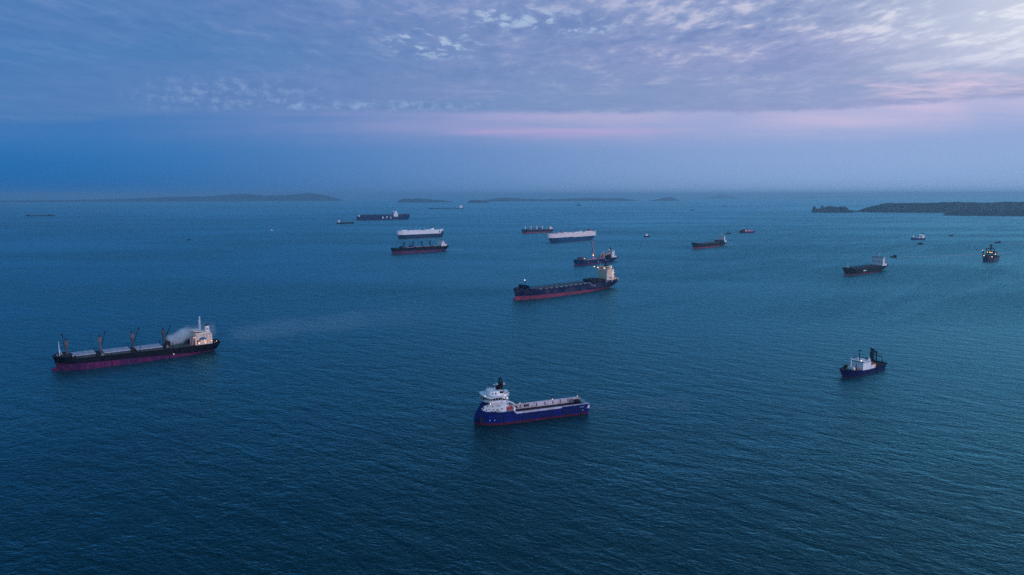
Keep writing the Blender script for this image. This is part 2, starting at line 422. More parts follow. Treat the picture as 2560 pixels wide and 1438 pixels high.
# ------------------------------------------------------------------ shared deck furniture
def deckhouse(parent, x0, x1, hw, z0, z1, decks, mat, wing=None, wz=None, win=True, roofmat=None, name='deckhouse', setback=0.0):
    """block of decks with overhanging deck edges, rows of windows as children, bridge wings"""
    mb = MB(); dh = (z1-z0)/decks
    for i in range(decks):
        sb = setback*i
        mb.box(x0+sb, x1, -hw, hw, z0+i*dh, z0+(i+1)*dh-0.18)
        mb.box(x0+sb-.5, x1+.4, -hw-.5, hw+.5, z0+(i+1)*dh-0.18, z0+(i+1)*dh)
    for i in range(1, decks):
        mb.rail([(x0-.4, hw+.4, z0+i*dh), (x1+.3, hw+.4, z0+i*dh)], 1.0, 3, .06)
        mb.rail([(x0-.4, -hw-.4, z0+i*dh), (x1+.3, -hw-.4, z0+i*dh)], 1.0, 3, .06)
    o = mb.build(name, mat, parent)
    if win:
        for i in range(decks):
            zc = z0+(i+.58)*dh; w = MB()
            nf = max(2, int(hw*2/2.6))
            for k in range(nf):
                y = -hw+(k+.5)*2*hw/nf; w.box(x1-.02, x1+.05, y-.35, y+.35, zc-.4, zc+.4)
            split(w, 'window', PANE, o)
            w = MB(); ns = max(1, int((x1-x0)/2.8))
            for k in range(ns):
                x = x0+setback*i+(k+.5)*(x1-x0-setback*i)/ns
                w.box(x-.35, x+.35, hw-.02, hw+.05, zc-.4, zc+.4)
            split(w, 'window', PANE, o)
    return o

def bridge(parent, x0, x1, hw, z0, h, wing, mat, roof=None, wx=None):
    mb = MB(); mb.box(x0, x1, -hw, hw, z0, z0+h*.42); mb.box(x0+.1, x1-.1, -hw+.1, hw-.1, z0+h*.42, z0+h*.82)
    mb.box(x0-.5, x1+.8, -hw-.4, hw+.4, z0+h*.82, z0+h)
    a, b = wx or (x1-3.5, x1-.3)
    if wing > hw:
        mb.box(a, b, -wing, wing, z0-.35, z0-.1)
        for s in (1, -1):
            y0, y1 = sorted((s*hw, s*wing))
            mb.box(b-.15, b, y0, y1, z0-.1, z0+1.1); mb.box(a, a+.15, y0, y1, z0-.1, z0+1.1)
            yy = sorted((s*wing, s*(wing-.15))); mb.box(a+.15, b-.15, yy[0], yy[1], z0-.1, z0+1.1)
            mb.bar((a+.5, s*wing*.9, z0-.3), (a+.5, s*hw, z0-3), .15, n=4)
    o = mb.build('bridge', mat, parent)
    w = MB(); z0w, z1w = z0+h*.44, z0+h*.80
    n = max(4, int(hw*2/1.8))
    for k in range(n):
        y = -hw+(k+.5)*2*hw/n; w.box(x1-.12, x1+.03, y-hw/n+.14, y+hw/n-.14, z0w, z1w)
    for k in range(max(2, int((x1-x0)/1.8))):
        m = max(2, int((x1-x0)/1.8)); x = x0+(k+.5)*(x1-x0)/m
        w.box(x-(x1-x0)/m/2+.14, x+(x1-x0)/m/2-.14, hw-.12, hw+.03, z0w, z1w)
    split(w, 'bridge_window', PANE, o)
    if roof: MB().box(x0-.3, x1+.6, -hw-.2, hw+.2, z0+h, z0+h+.12).build('roof', roof, o)
    return o

def foremast(parent, x, z0, z1, mat, r=.35, tripod=False, light=False):
    mb = MB().bar((x, 0, z0), (x, 0, z1), r, r*.45, 8).box(x-.2, x+.2, -1.4, 1.4, z0+(z1-z0)*.72, z0+(z1-z0)*.72+.25)
    mb.bar((x, 0, z0+(z1-z0)*.45), (x-2.2 if not tripod else x-3.5, 0, z0), r*.5, n=5)
    if tripod: mb.bar((x, 0, z0+(z1-z0)*.6), (x+.5, 3, z0), r*.5, n=5).bar((x, 0, z0+(z1-z0)*.6), (x+.5, -3, z0), r*.5, n=5)
    o = mb.build('foremast', mat, parent)
    return o

def funnel(parent, x, y, z0, z1, lx, ly, mat, top, band=None):
    poly = [(x+lx/2*math.cos(a)*(1 if abs(math.cos(a)) < .9 else 1), y+ly/2*math.sin(a)) for a in [2*math.pi*i/14 for i in range(14)]]
    o = MB().prism(poly, z0, z1, grow=-.08).build('funnel', mat, parent)
    p2 = [(x+(px-x)*.94, y+(py-y)*.94) for px, py in poly]
    m2 = MB().prism(p2, z1, z1+.9)
    for k in range(3): m2.bar((x-lx*.25+k*lx*.22, y, z1+.8), (x-lx*.3+k*lx*.22, y, z1+2.2), .28, n=7)
    m2.build('funnel_top', top, o)
    if band:
        zb = z0+(z1-z0)*.35; MB().prism([(x+(px-x)*1.01, y+(py-y)*1.01) for px, py in poly], zb, zb+(z1-z0)*.3).build('funnel_band', band, o)
    return o

def radar_mast(parent, x, z0, z1, mat, wide=1.4, radome=True):
    mb = MB().lattice((x, 0, z0), (x-.3, 0, z1), wide, 6, .1)
    for q in (.55, .75): mb.box(x-.5, x+1.3, -1.8, 1.8, z0+(z1-z0)*q, z0+(z1-z0)*q+.15).box(x+.6, x+.9, -1.7, 1.7, z0+(z1-z0)*q+.5, z0+(z1-z0)*q+.75)
    mb.bar((x, 0, z0+(z1-z0)*.5), (x, 0, z1+1), .12, n=5)
    o = mb.build('radar_mast', mat, parent)
    if radome: MB().ball((x-.3, 0, z1+.9), .8).build('radome', WHITE, o)
    return o

def lifeboat(parent, x, y, z, l=7, mat=ORANGE, w=2.4):
    mb = MB(); n = 10; segs = []
    for i in range(9):
        q = -1+2*i/8; r = math.sqrt(max(0, 1-abs(q)**2.4)); segs.append([(x+q*l/2, y+w/2*r*math.cos(2*math.pi*k/n), z+w/2*r*math.sin(2*math.pi*k/n)*(1.0 if math.sin(2*math.pi*k/n) > 0 else .8)) for k in range(n)])
    mb.add([p for s_ in segs for p in s_], [(i*n+k, i*n+(k+1)%n, (i+1)*n+(k+1)%n, (i+1)*n+k) for i in range(8) for k in range(n)])
    mb.box(x-l*.16, x+l*.08, y-w*.25, y+w*.25, z+w*.4, z+w*.62)
    o = mb.build('lifeboat', mat, parent, smooth=False)
    d = MB(); s = 1 if y > 0 else -1
    for q in (-.34, .34): MB().path([(x+q*l, y-s*2.2, z-w*.7), (x+q*l, y-s*1.9, z+w*.8), (x+q*l, y+s*.2, z+w*1.05)], .14, 5).build('davit', WHITE, parent)
    return o

def windlass(parent, x, z, mat=GREY, s=1.0):
    mb = MB()
    for y in (-3*s, 3*s): mb.bar((x, y-1.2*s, z+.9*s), (x, y+1.2*s, z+.9*s), .8*s, n=10).box(x-.8*s, x+.8*s, y-.3*s, y+.3*s, z, z+.5*s)
    for y in (-5*s, 5*s): mb.bar((x+3*s, y, z), (x+3*s, y, z+.9*s), .3*s, n=6)
    return split(mb, 'windlass', mat, parent)[0]

def deck_crane(parent, x, z0, zt, ang, jl, mat, jmat, cap=DARK, r=1.3, aft=1, lean=0.0):
    """pedestal, slewing house and luffed jib; aft=1 jib points aft"""
    o = MB().bar((x, 0, z0), (x, 0, zt-6), r, r, 12).bar((x, 0, zt-6), (x, 0, zt-5.2), r*1.25, r*1.25, 12).build('deck_crane', mat, parent)
    h = MB().box(x-1.5, x+1.5, -1.5, 1.5, zt-5.2, zt-.8, tx=.3, ty=.2)
    h.bar((x-.9, -1, zt-.8), (x, -.4, zt+1), .16, n=4).bar((x-.9, 1, zt-.8), (x, .4, zt+1), .16, n=4)
    h.build('crane_house', mat, o)
    MB().box(x-.7, x+.7, -.9, .9, zt-.8, zt+1.2, tx=.15, ty=.2).build('crane_head', cap, o)
    a = R(ang); d = -1 if aft else 1
    j0 = Vector((x+d*1.6, 0, zt-9.5+lean)); j1 = j0+Vector((d*math.cos(a)*jl, 0, math.sin(a)*jl))
    j = MB()
    for y in (-1.1, 1.1): j.bar(j0+Vector((0, y, 0)), j1+Vector((0, y*.35, 0)), .26, .18, 5)
    for k in range(1, 8):
        t = k/8; p = j0.lerp(j1, t); yy = 1.1*(1-.65*t); t2 = (k+1)/8; p2 = j0.lerp(j1, t2); y2 = 1.1*(1-.65*t2)
        j.bar(p+Vector((0, -yy, 0)), p2+Vector((0, y2, 0)), .1, n=3)
    j.box(j1.x-.6, j1.x+.6, -.7, .7, j1.z-.8, j1.z+.6)
    j.bar(j1, (x, 0, zt+.9), .07, n=3)
    j.build('jib', jmat, o)
    return o

def hatch(parent, x0, x1, hw, z0, z1, mat, side=DECKG, panels=4):
    o = MB().box(x0, x1, -hw, hw, z0, z1-.7).build('hatch_coaming', side, parent)
    mb = MB(); n = panels
    for i in range(n):
        a = x0-.3+(x1-x0+.6)*i/n; b = x0-.3+(x1-x0+.6)*(i+1)/n-.12
        mb.box(a, b, -hw-.3, hw+.3, z1-.7, z1, tx=.08, ty=.25)
    mb.build('hatch_cover', mat, o)
    return o
# ================================================================== SHIPS (local frame: +x bow, +y port, z up from the water)
AN = 'ships lying at anchor'

# ---- black and magenta geared bulk carrier, near left
def ship_bulk_near():
    t = thing('bulk_carrier', 'long black bulk carrier with purple-red bottom, four tan cranes, pale mist at its stern', 'bulk carrier', (-379.3, 680.7), -141.88, AN)
    hull(t, 141.1, 28, [(-90, 9.6), (-48, 9.9), (-47.5, 9.3), (5, 10.6), (60, 12.0), (60.8, 14.2), (80, 15.0)], (1.6, 7.4), (BLACK, BOOT, DECKG),
         rake=3.5, over=8, ent=(.09, .17), st=(.86, .22), run=(.05, .28), bul=1.0, bulb=(5.5, 1.2, 3.0))
    MB().box(56, 57, -11, 11, 11, 13.9).build('forecastle_bulkhead', BLACK, t)
    # hatches
    for x0, x1 in ((39.5, 58.5), (9.5, 32.0), (-19.5, 4.0)):
        hatch(t, x0, x1, 8.6, 9.2 + x0*.02, 12.6 + (x0+x1)*.014, HATCH)
    o = MB().box(-47, -26.5, -8.6, 8.6, 8.6, 11.0).build('hatch_coaming', DECKG, t)
    mb = MB()
    for x in (-47.5, -46.3, -27.2, -26.0): mb.box(x, x+.9, -8.8, 8.8, 11.0, 16.0)
    mb.build('open_hatch_cover', DARK, o)
    for x, z0, lean, aft, ang in ((62.0, 12.6, 3.0, 0, 84), (34.2, 10, 0, 1, 76), (5.9, 9.5, 0, 1, 70), (-22.8, 9, 0, 1, 66)):
        deck_crane(t, x, z0, 28.5, ang, 13.5 if x < 60 else 12, TAN, DARK, r=1.0, aft=aft, lean=lean)
        MB().box(x-4, x+4, -5, 5, z0-.6, z0+1.8).build('mast_house', DARK, t)
    # slim deck posts and grabs beside the hatches
    for x in (38.0, 8.3, 1.0, -20.8, -28.5, -40.5):
        for y in (-11.5, 11.5): MB().bar((x, y, 9), (x, y, 15.8), .22, n=5).box(x-.4, x+.4, y-.4, y+.4, 15.2, 16.0).build('deck_post', DARK, t)
    for x, y in ((33.5, 6.5), (5.0, -6.0), (-42.5, 5.0), (-24.5, 7.5)):
        mb = MB().box(x-1.6, x+1.6, y-1.4, y+1.4, 10.3, 12.6, tx=.7, ty=.3).bar((x-1, y, 12.6), (x, y, 14.6), .15, n=4).bar((x+1, y, 12.6), (x, y, 14.6), .15, n=4)
        mb.build('cargo_grab', GREY if y > 6 else DARK, t)
    foremast(t, 68.0, 14.0, 27.5, WHITE, .42); windlass(t, 70, 14, s=.8)
    MB().rail([(-70, 10.2, 9.6), (-50, 13.2, 9.6)], 1.1, 2.5, .06).build('railing', WHITE, t)
    # accommodation
    dh = deckhouse(t, -67.2, -50.5, 11.3, 9.4, 20.0, 4, CREAM_LIT)
    bridge(t, -57.5, -51, 8.2, 20.0, 3.6, 13.6, CREAM_LIT)
    MB().box(-67, -58, -6.5, 6.5, 20.0, 21.4).build('funnel_casing', CREAM_LIT, dh)
    f = funnel(t, -65.3, 1.0, 21.2, 27.2, 4.8, 3.8, WHITE, BLACK)
    mk = MB()
    for s in (1,):
        y = 1.0+1.78
        mk.box(-66.3, -65.45, y, y+.12, 23.0, 23.9).box(-65.15, -64.3, y, y+.12, 23.0, 23.9).box(-66.3, -65.45, y, y+.12, 24.2, 25.1).box(-65.15, -64.3, y, y+.12, 24.2, 25.1)
    split(mk, 'funnel_emblem', RED, f)
    radar_mast(t, -58.3, 23.4, 36.0, WHITE, 1.5)
    lifeboat(t, -57.8, 13.2, 16.0, 6.6, BOATB, 2.8)
    lifeboat(t, -57.8, -13.2, 16.0, 6.6, BOATB, 2.8)
    MB().path([(-52.6, 12.4, 10), (-52.6, 12.4, 14.6), (-55.2, 12.4, 14.6)], .25).box(-54.6, -52.4, 11.6, 13.2, 13.2, 14.4).build('boat_winch', RED, t)
    mb = MB()
    for x in (-46.5, -48.0, -49.3): mb.bar((x, 9, 9.4), (x, 9, 16.8), .35, n=7)
    for x in (-46.5, -48.0): mb.bar((x, -8, 9.4), (x, -8, 15.8), .3, n=7)
    split(mb, 'ventilator', PINKY, t)
    mb = MB().box(-76, -70, -6, 6, 9.0, 10.6); windlass(t, -73, 9.0, GREY, .7)
    mb.build('mooring_platform', DARK, t)
    for p, pw in (((-54, 12.6, 11.4), 130), ((-60.5, 12.4, 11.6), 130), ((-66.5, 12.6, 12.8), 110), ((-71.5, 11.6, 11.4), 80), ((-49.6, 10, 17.5), 60), ((-59, 13.4, 14.0), 60)):
        lamp(t, p, .34, pw)
    lamp(t, (-28.5, 14.4, 3.9), .4, 0, True)
    return t
ship_bulk_near()

# ---- X-bow platform supply vessel, near centre
def ship_supply():
    t = thing('supply_vessel', 'royal blue platform supply vessel with backward-raked bow and long open cargo deck, nearest ship', 'supply ship', (13.6, 495.8), -158.86, AN)
    hull(t, 88.7, 19, [(-60, 7.0), (-20.0, 7.0), (14.2, 7.0), (16.8, 9.2), (60, 9.6)], (1.3, 1.5), (ROYAL, BOOTD, DKRED),
         stem=[(0, 0), (4, .3), (7, -.6), (9.6, -1.6)], over=.6, ent=(.30, .22), st=(.99, .9), run=(.03, .06), bul=2.6, pw=(.72, .8), name='hull')
    # cargo rails: thick inner walls on both sides with frames and dark openings
    for s in (1, -1):
        mb = MB()
        ya, yb = (s*8.1, s*9.35)
        y0, y1 = min(ya, yb), max(ya, yb)
        mb.box(-44.5, 14.3, y0, y1, 4.3, 8.2 if s < 0 else 8.1)
        mb.add([(14.3, y0, 4.3), (16.8, y0, 4.3), (16.8, y0, 9.3), (14.3, y0, 8.1), (14.3, y1, 4.3), (16.8, y1, 4.3), (16.8, y1, 9.3), (14.3, y1, 8.1)],
               [(0,1,2,3), (4,7,6,5), (3,2,6,7), (1,5,6,2), (0,3,7,4)])
        rl = mb.build('cargo_rail', LAV, t)
        d = MB()
        for x in (10.0, 5.0, -2.0, -8.6, -15.5, -22.2, -28.5, -35.2):
            yy = sorted((s*8.0, s*8.08)); d.box(x-.32, x+.32, yy[0], yy[1], 5.0, 7.7)
        for x in (8.4, 1.2, -.6, -39.0):
            yy = sorted((s*8.0, s*8.08)); d.box(x-.75, x+.75, yy[0], yy[1], 5.4, 7.4)
        for x in (7.0, -4.5, -16.0, -30.2, -26.6):
            yy = sorted((s*8.0, s*8.08)); d.box(x-.22, x+.22, yy[0], yy[1], 5.0, 6.0)
        split(d, 'rail_opening', DARK, rl)
        if s > 0:
            b = MB()                                             # scuffed white strip outside, blue aft of it
            b.add([(-20.5, 9.44, 7.0), (14.2, 9.44, 7.0), (16.7, 9.44, 9.0), (14.9, 9.44, 8.12), (-23.0, 9.44, 8.12),
                   (-20.5, 9.60, 7.0), (14.2, 9.60, 7.0), (16.7, 9.60, 9.0), (14.9, 9.60, 8.12), (-23.0, 9.60, 8.12)],
                  [(0,1,2,3,4), (9,8,7,6,5), (0,5,6,1), (1,6,7,2), (2,7,8,3), (3,8,9,4), (4,9,5,0)])
            b.build('white_side_panel', LAV, rl)
            b = MB().add([(-44.6, 9.42, 7.0), (-20.5, 9.42, 7.0), (-23.0, 9.42, 7.85), (-44.6, 9.42, 7.85), (-44.6, 9.56, 7.0), (-20.5, 9.56, 7.0), (-23.0, 9.56, 7.85), (-44.6, 9.56, 7.85)],
                  [(0,1,2,3), (7,6,5,4), (0,4,5,1), (1,5,6,2), (2,6,7,3), (3,7,4,0)])
            b.build('blue_side_panel', ROYAL, rl)
    # low stern bulwark and gear
    MB().box(-44.9, -44.5, -9.3, 9.3, 4.3, 7.0).bar((-44.7, -9.3, 8.1), (-44.7, 9.3, 7.6), .12, n=5).build('stern_bulwark', WHITE, t)
    MB().box(-43.5, -40.8, -7.8, -5.2, 4.4, 6.8).bar((-42, -3.5, 5.4), (-42, -5.1, 5.4), 1.0, n=10).box(-43.2, -41, -3, 3.5, 4.4, 5.6).build('stern_winch', DARK, t)
    MB().box(-38.6, -36.8, -7.9, -6.6, 4.4, 5.5).box(-38.8, -36.6, -7.9, -7.4, 5.5, 7.3).build('tugger_winch', GREY, t)
    # fender bars slanting down the blue side
    for x in (11.0, -3.0, -22.0, -35.8):
        l = 4.6 if x > -30 else 2.6
        MB().bar((x, 9.75, 4.8 if x > 5 else 5.2), (x-l, 9.75, .6 if x > 5 else 1.4), .28, n=6).build('fender_bar', DARK, t)
    # front casing: blue shell sweeping up and back, white teardrop panels on its sides
    def casing():
        V = []; F = []; MI = []; nx, nz = 46, 18
        zt = lambda x: interp([(24, 15.6), (30, 16.4), (37.5, 16.8), (44, 16.8)], x)
        xf = lambda z: 44.35+interp([(9.0, -1.4), (12, -3.2), (15, -5.4), (17, -6.6)], z)
        for s in (1, -1):
            o = len(V)
            for j in range(nz+1):
                q = j/nz
                z = 9.1+(16.6-9.1)*q
                for i in range(nx+1):
                    u = i/nx; u = 1-(1-u)**1.6
                    x = 22.5+(xf(z)-22.5)*u
                    fr = (xf(z)-x)/(26.5 - 1.5*q)
                    y = 9.25*math.sin(math.pi/2*min(1, fr))**.72 - .25*q
                    if i == nx: y = 0
                    V.append((x, s*max(y, 0), z))
            for j in range(nz):
                for i in range(nx):
                    a = o+j*(nx+1)+i; f = (a, a+1, a+nx+2, a+nx+1)
                    F.append(f if s > 0 else f[::-1])
                    c = [sum(V[k][w]/4 for k in f) for w in range(3)]
                    # teardrop: nose at x=39, full height further aft
                    top = interp([(22, 17), (26.5, 17), (31, 15.3), (35, 14.2), (38, 12.9), (39.4, 11.4)], c[0])
                    bot = interp([(22, 9.1), (33, 9.4), (36.5, 9.6), (38.4, 10.2), (39.4, 11.4)], c[0])
                    MI.append(1 if (bot < c[2] < top and c[0] < 39.4) else 0)
        me = MB(); me.v = V; me.f = F; me.mi = MI
        # top deck
        rows = [(V[nz*(nx+1)+i], V[(nz+1)*(nx+1)+nz*(nx+1)+i]) for i in range(nx+1)]
        o = len(me.v)
        for a, b in rows: me.v += [a, b]
        for i in range(nx): me.f.append((o+2*i, o+2*i+1, o+2*i+3, o+2*i+2)); me.mi.append(2)
        me.f.append((0, nz*(nx+1), (nz+1)*(nx+1)+nz*(nx+1), (nz+1)*(nx+1))); me.mi.append(1)
        ob = me.build('bow_casing', [ROYAL, WHITE, DECKG], t, smooth=True)
        try: ob.data.set_sharp_from_angle(angle=R(35))
        except Exception: pass
        return ob
    cs = casing()
    side = lambda x, z: 9.25*math.sin(math.pi/2*min(1, (44.35+interp([(9.0, -1.4), (12, -3.2), (15, -5.4), (17, -6.6)], z)-x)/(26.5-1.5*(z-9.1)/7.5)))**.72-.25*(z-9.1)/7.5
    for x, z, w, h in ((35.0, 13.2, .35, .5), (31.8, 13.2, .35, .5), (28.4, 13.6, .3, .4), (27.4, 13.6, .3, .4), (34.3, 10.9, .3, .4), (31.4, 10.9, .3, .4), (29.2, 10.9, .3, .4), (28.2, 10.9, .3, .4), (25.4, 11.5, .6, .35)):
        y = side(x, z); MB().box(x-w, x+w, y-.25, y+.08, z-h, z+h).build('porthole', PANE, cs)
        MB().box(x-w, x+w, -y-.08, -y+.25, z-h, z+h).build('porthole', PANE, cs)
    for x, z, w, h in ((38.0, 11.6, .45, 1.0), (36.0, 10.5, .4, .4)):
        y = side(x, z); MB().box(x-w, x+w, y-.6, y+.12, z-h, z+h).build('mooring_opening', DARK, cs)
    nm = MB()
    for k, wd in enumerate((.5, .35, .5, 0, .45, .5, .4, .5, .45, .35, .5)):
        x = 33.2-k*.62; y = side(x, 9.9)
        if wd: nm.box(x-wd/2, x+wd/2, y-.1, y+.08, 9.6, 10.2)
    split(nm, 'name_lettering', DARK, cs)
    sm = MB()
    for k in range(5): sm.box(-37.2-k*.75, -36.7-k*.75, 9.5, 9.58, 5.7, 6.3)
    split(sm, 'stern_lettering', paint('pale_blue_letters', (.2, .4, .6)), t)
    MB().box(39.2, 41.4, 2.9, 4.7, 2.2, 5.2).build('anchor_pocket', DARK, t)
    mk = MB().ball((35, 8.0, 3.9), .35).ball((31.7, 8.9, 3.9), .35).ball((-39.0, 9.5, 3.4), .4)
    split(mk, 'hull_mark', WHITE, t)
    # forward rounded bulwark (white wing above the blue bow)
    mb = MB(); n = 14
    for s in range(n):
        a0 = math.pi*(s/n-.5); a1 = math.pi*((s+1)/n-.5)
        f = lambda a, r, z: (34.5+(5.6+r)*math.cos(a), (6.6+r)*math.sin(a), z)
        mb.add([f(a0, -1.2, 16.5), f(a1, -1.2, 16.5), f(a1, 0, 18.6), f(a0, 0, 18.6)], [(0,1,2,3)])
        mb.add([f(a0, -1.45, 16.5), f(a1, -1.45, 16.5), f(a1, -.25, 18.6), f(a0, -.25, 18.6)], [(3,2,1,0)])
        mb.add([f(a0, 0, 18.6), f(a1, 0, 18.6), f(a1, -.25, 18.6), f(a0, -.25, 18.6)], [(0,1,2,3)])
    mb.build('forward_bulwark', WHITE, t)
    MB().bar((37.6, 1.5, 16.6), (37.6, 1.5, 19.3), .5, n=8).box(36.8, 38.2, .8, 2.2, 16.6, 17.5).build('capstan', DARK, t)
    # bridge deck: rounded front, tall windows, wave-edged roof
    def oval(x0, x1, hw, n=12, p=.6, off=0.0):
        P = [(x0, -hw)]
        for i in range(n+1):
            a = -math.pi/2+math.pi*i/n
            c, s_ = math.cos(a), math.sin(a)
            P.append((x1-(x1-x0)*.45+(x1-x0)*.45*max(0, c)**p, hw*(abs(s_)**p)*(1 if s_ >= 0 else -1)))
        P.append((x0, hw)); return P
    MB().prism(oval(23.5, 36.6, 9.0), 16.5, 18.4).build('bridge_base', WHITE, t)
    MB().prism(oval(23.8, 36.2, 8.3), 18.4, 20.2, grow=.04).build('bridge_glazing', PANE, t)
    fr = MB(); pts = oval(23.8, 36.3, 8.38)
    for i in range(1, len(pts)-1): fr.bar((pts[i][0], pts[i][1], 18.4), (pts[i][0]*1.0+.1, pts[i][1]*1.04, 20.2), .14, n=4)
    for x in (24.5, 26.6, 28.7): fr.bar((x, 8.4, 18.4), (x, 8.7, 20.2), .16, n=4).bar((x, -8.4, 18.4), (x, -8.7, 20.2), .16, n=4)
    fr.build('window_frame', WHITE, t)
    MB().box(23.0, 25.9, -9.6, 9.6, 16.5, 18.3).box(23.0, 25.9, -9.6, 9.6, 20.1, 20.6).box(22.9, 23.2, -9.6, 9.6, 18.3, 20.1).box(25.7, 25.9, -9.6, -9.4, 18.3, 20.1).box(25.7, 25.9, 9.4, 9.6, 18.3, 20.1).build('bridge_wing', WHITE, t)
    wn = MB()
    for x in (23.5, 24.6): wn.box(x, x+.95, 9.45, 9.5, 18.4, 20.0).box(x, x+.95, -9.5, -9.45, 18.4, 20.0)
    split(wn, 'wing_window', PANE, t)
    # roof deck with wavy lip
    V = []; F = []; out = oval(22.2, 38.6, 9.6, 24)
    n = len(out)
    wz = lambda x: 20.7+.55*math.sin((x-22)*.38)
    for k, (dz, g) in enumerate(((0, 1), (.75, 1.02), (.75, .96), (.25, .95))):
        for x, y in out: V.append((30+(x-30)*g, y*g, wz(x)+dz))
    for k in range(3):
        for i in range(n): F.append((k*n+i, k*n+(i+1)%n, (k+1)*n+(i+1)%n, (k+1)*n+i))
    F.append(tuple(range(3*n, 4*n))); F.append(tuple(range(n-1, -1, -1)))
    MB().add(V, F).build('roof_deck', WHITE, t)
    up = MB().prism(oval(22.6, 34.8, 5.4), 20.9, 24.0, grow=-.12).build('upper_house', WHITE, t)
    for x in (29.3, 31.4): MB().box(x-.35, x+.35, 4.7, 5.3, 21.6, 23.2).build('door', PANE if x < 30 else GREY, up)
    MB().box(23.4, 26.2, 4.6, 5.42, 22.2, 23.8).build('upper_window', PANE, up)
    MB().rail([(24, -4.6, 24), (33, -4.2, 24), (34, 0, 24), (33, 4.2, 24), (24, 4.6, 24)], 1.0, 2, .06).build('railing', WHITE, up)
    # black exhaust and mast structure
    m = MB().box(22.2, 27.6, -2.6, 2.6, 24.0, 25.0, tx=.4, ty=.3).box(22.8, 26.6, -1.9, 1.9, 25.0, 27.4, tx=.5, ty=.3).box(23.0, 25.4, -1.3, 1.3, 27.4, 28.6, tx=.4, ty=.2)
    m.path([(23.2, .9, 27), (22.9, .9, 30.2), (23.6, .7, 32.2), (24.6, .6, 32.2), (25.0, .7, 30.0), (24.9, .9, 27)], .28, 6)
    m.path([(23.2, -.9, 27), (22.9, -.9, 30.2), (23.6, -.7, 32.2), (24.6, -.6, 32.2), (25.0, -.7, 30.0), (24.9, -.9, 27)], .28, 6)
    m.bar((22.7, 0, 25), (22.3, 0, 28.3), .35, n=8).bar((23.6, 0, 32), (23.6, 0, 33.6), .1, n=4)
    ms = m.build('exhaust_mast', BLACK, t)
    MB().box(24.8, 29.6, -.2, .2, 27.8, 28.0).box(26.4, 27.0, -1.8, 1.8, 28.2, 28.45).bar((26.6, 0, 27.2), (26.6, 0, 28.2), .2, n=5).build('radar', WHITE, ms)
    MB().path([(22.4, 0, 27.6), (20.4, 0, 28.4)], .07, 4).add([(20.2, -.05, 26.6), (21.8, -.05, 27.2), (21.8, -.05, 28.4), (20.2, -.05, 28.2)], [(0,1,2,3)]).build('flag', PINKY, ms)
    for x, y, r in ((28.9, 1.5, .55), (31.2, 1.5, .45), (33.4, 2, .3)):
        MB().bar((x, y, 24), (x, y, 25.2), .1, n=5).ball((x, y, 25.4), r).build('radome', WHITE, up)
    for x, y in ((34.6, 3.5), (37.0, 4.5)): MB().bar((x, y, 21.3), (x, y, 23.2), .09, n=4).build('antenna', WHITE, t)
    # aft stair tower and platforms
    st = MB()
    for z, x1 in ((12.4, 20.6), (15.4, 20.9), (18.2, 20.2), (20.9, 19.8)):
        st.box(x1, 23.2, -7.5, 7.6, z, z+.2); st.rail([(23, 7.5, z+.2), (x1+.1, 7.5, z+.2), (x1+.1, -7.4, z+.2)], 1.0, 1.6, .07)
    for z, a, b in ((9.6, 7.0, 2.5), (12.6, 2.5, 6.8), (15.6, 6.8, 2.5), (18.4, 2.5, 6.6)):
        for dx in (0, .9): st.bar((21.2+dx, a, z), (21.2+dx, b, z+2.8), .12, n=4)
        for k in range(9): st.box(21.2, 22.1, a+(b-a)*k/9-.12, a+(b-a)*k/9+.12, z+2.8*k/9, z+2.8*k/9+.06)
    for y in (-7.3, 7.4): st.bar((20.9, y, 9.3), (20.9, y, 21), .14, n=5)
    st.box(20.2, 22.6, 2.5, 7.4, 23.9, 24.1).path([(22.6, 6.8, 21), (20.4, 6.8, 22.6), (19.3, 7.4, 22.9)], .22, 5)
    st.build('stair_tower', WHITE, t)
    MB().box(22.3, 24.4, -6.5, 6.5, 9.0, 21.0).build('aft_bulkhead', WHITE, t)
    # boat deck with red rescue boat, davit
    MB().box(16.8, 24, -9.0, 9.0, 9.0, 9.3).build('boat_deck', DECKG, t)
    b = MB(); nb = 10; seg = []
    for i in range(9):
        q = -1+2*i/8; r = math.sqrt(max(0, 1-abs(q)**2.8)); seg.append([(19.6+q*3.1, 7.0+1.2*r*math.cos(2*math.pi*k/nb), 11.1+(1.3 if math.sin(2*math.pi*k/nb) < 0 else .7)*r*math.sin(2*math.pi*k/nb)) for k in range(nb)])
    b.add([p for s_ in seg for p in s_], [(i*nb+k, i*nb+(k+1)%nb, (i+1)*nb+(k+1)%nb, (i+1)*nb+k) for i in range(8) for k in range(nb)])
    b.box(17.4, 18.6, 6.5, 7.5, 11.7, 12.9)
    b.build('rescue_boat', RED, t)
    MB().path([(23.8, 6.5, 10.5), (20.4, 6.3, 13.0), (20.3, 6.3, 16.0), (14.9, 6.3, 13.4), (14.8, 6.3, 12.0)], .26, 6).path([(23.8, 3.5, 10.5), (20.4, 3.6, 13.0), (20.3, 3.8, 16.0), (14.9, 4.0, 13.4)], .26, 6).box(20.0, 20.7, 3.4, 6.6, 15.6, 16.1).build('davit', WHITE, t)
    MB().box(15.4, 16.8, 6.5, 8.6, 9.2, 11.8).build('locker', WHITE, t)
    MB().rail([(16.9, 9.2, 9.3), (23.0, 9.2, 9.4)], 1.1, 1.5, .08).build('railing', WHITE, t)
    for p, pw, r in (((24.6, 9.75, 19.8), 0, .3), ((23.4, 8.2, 21.6), 90, .36), ((20.8, 6.0, 18.6), 80, .34), ((34.6, 8.5, 16.2), 50, .34), ((21.0, 5.0, 12.6), 60, .26), ((37.9, 6.4, 21.9), 20, .3),
                     ((20.6, 4.4, 23.4), 50, .22), ((26.0, 7.0, 22.6), 40, .2)):
        lamp(t, p, r, pw, white=True)
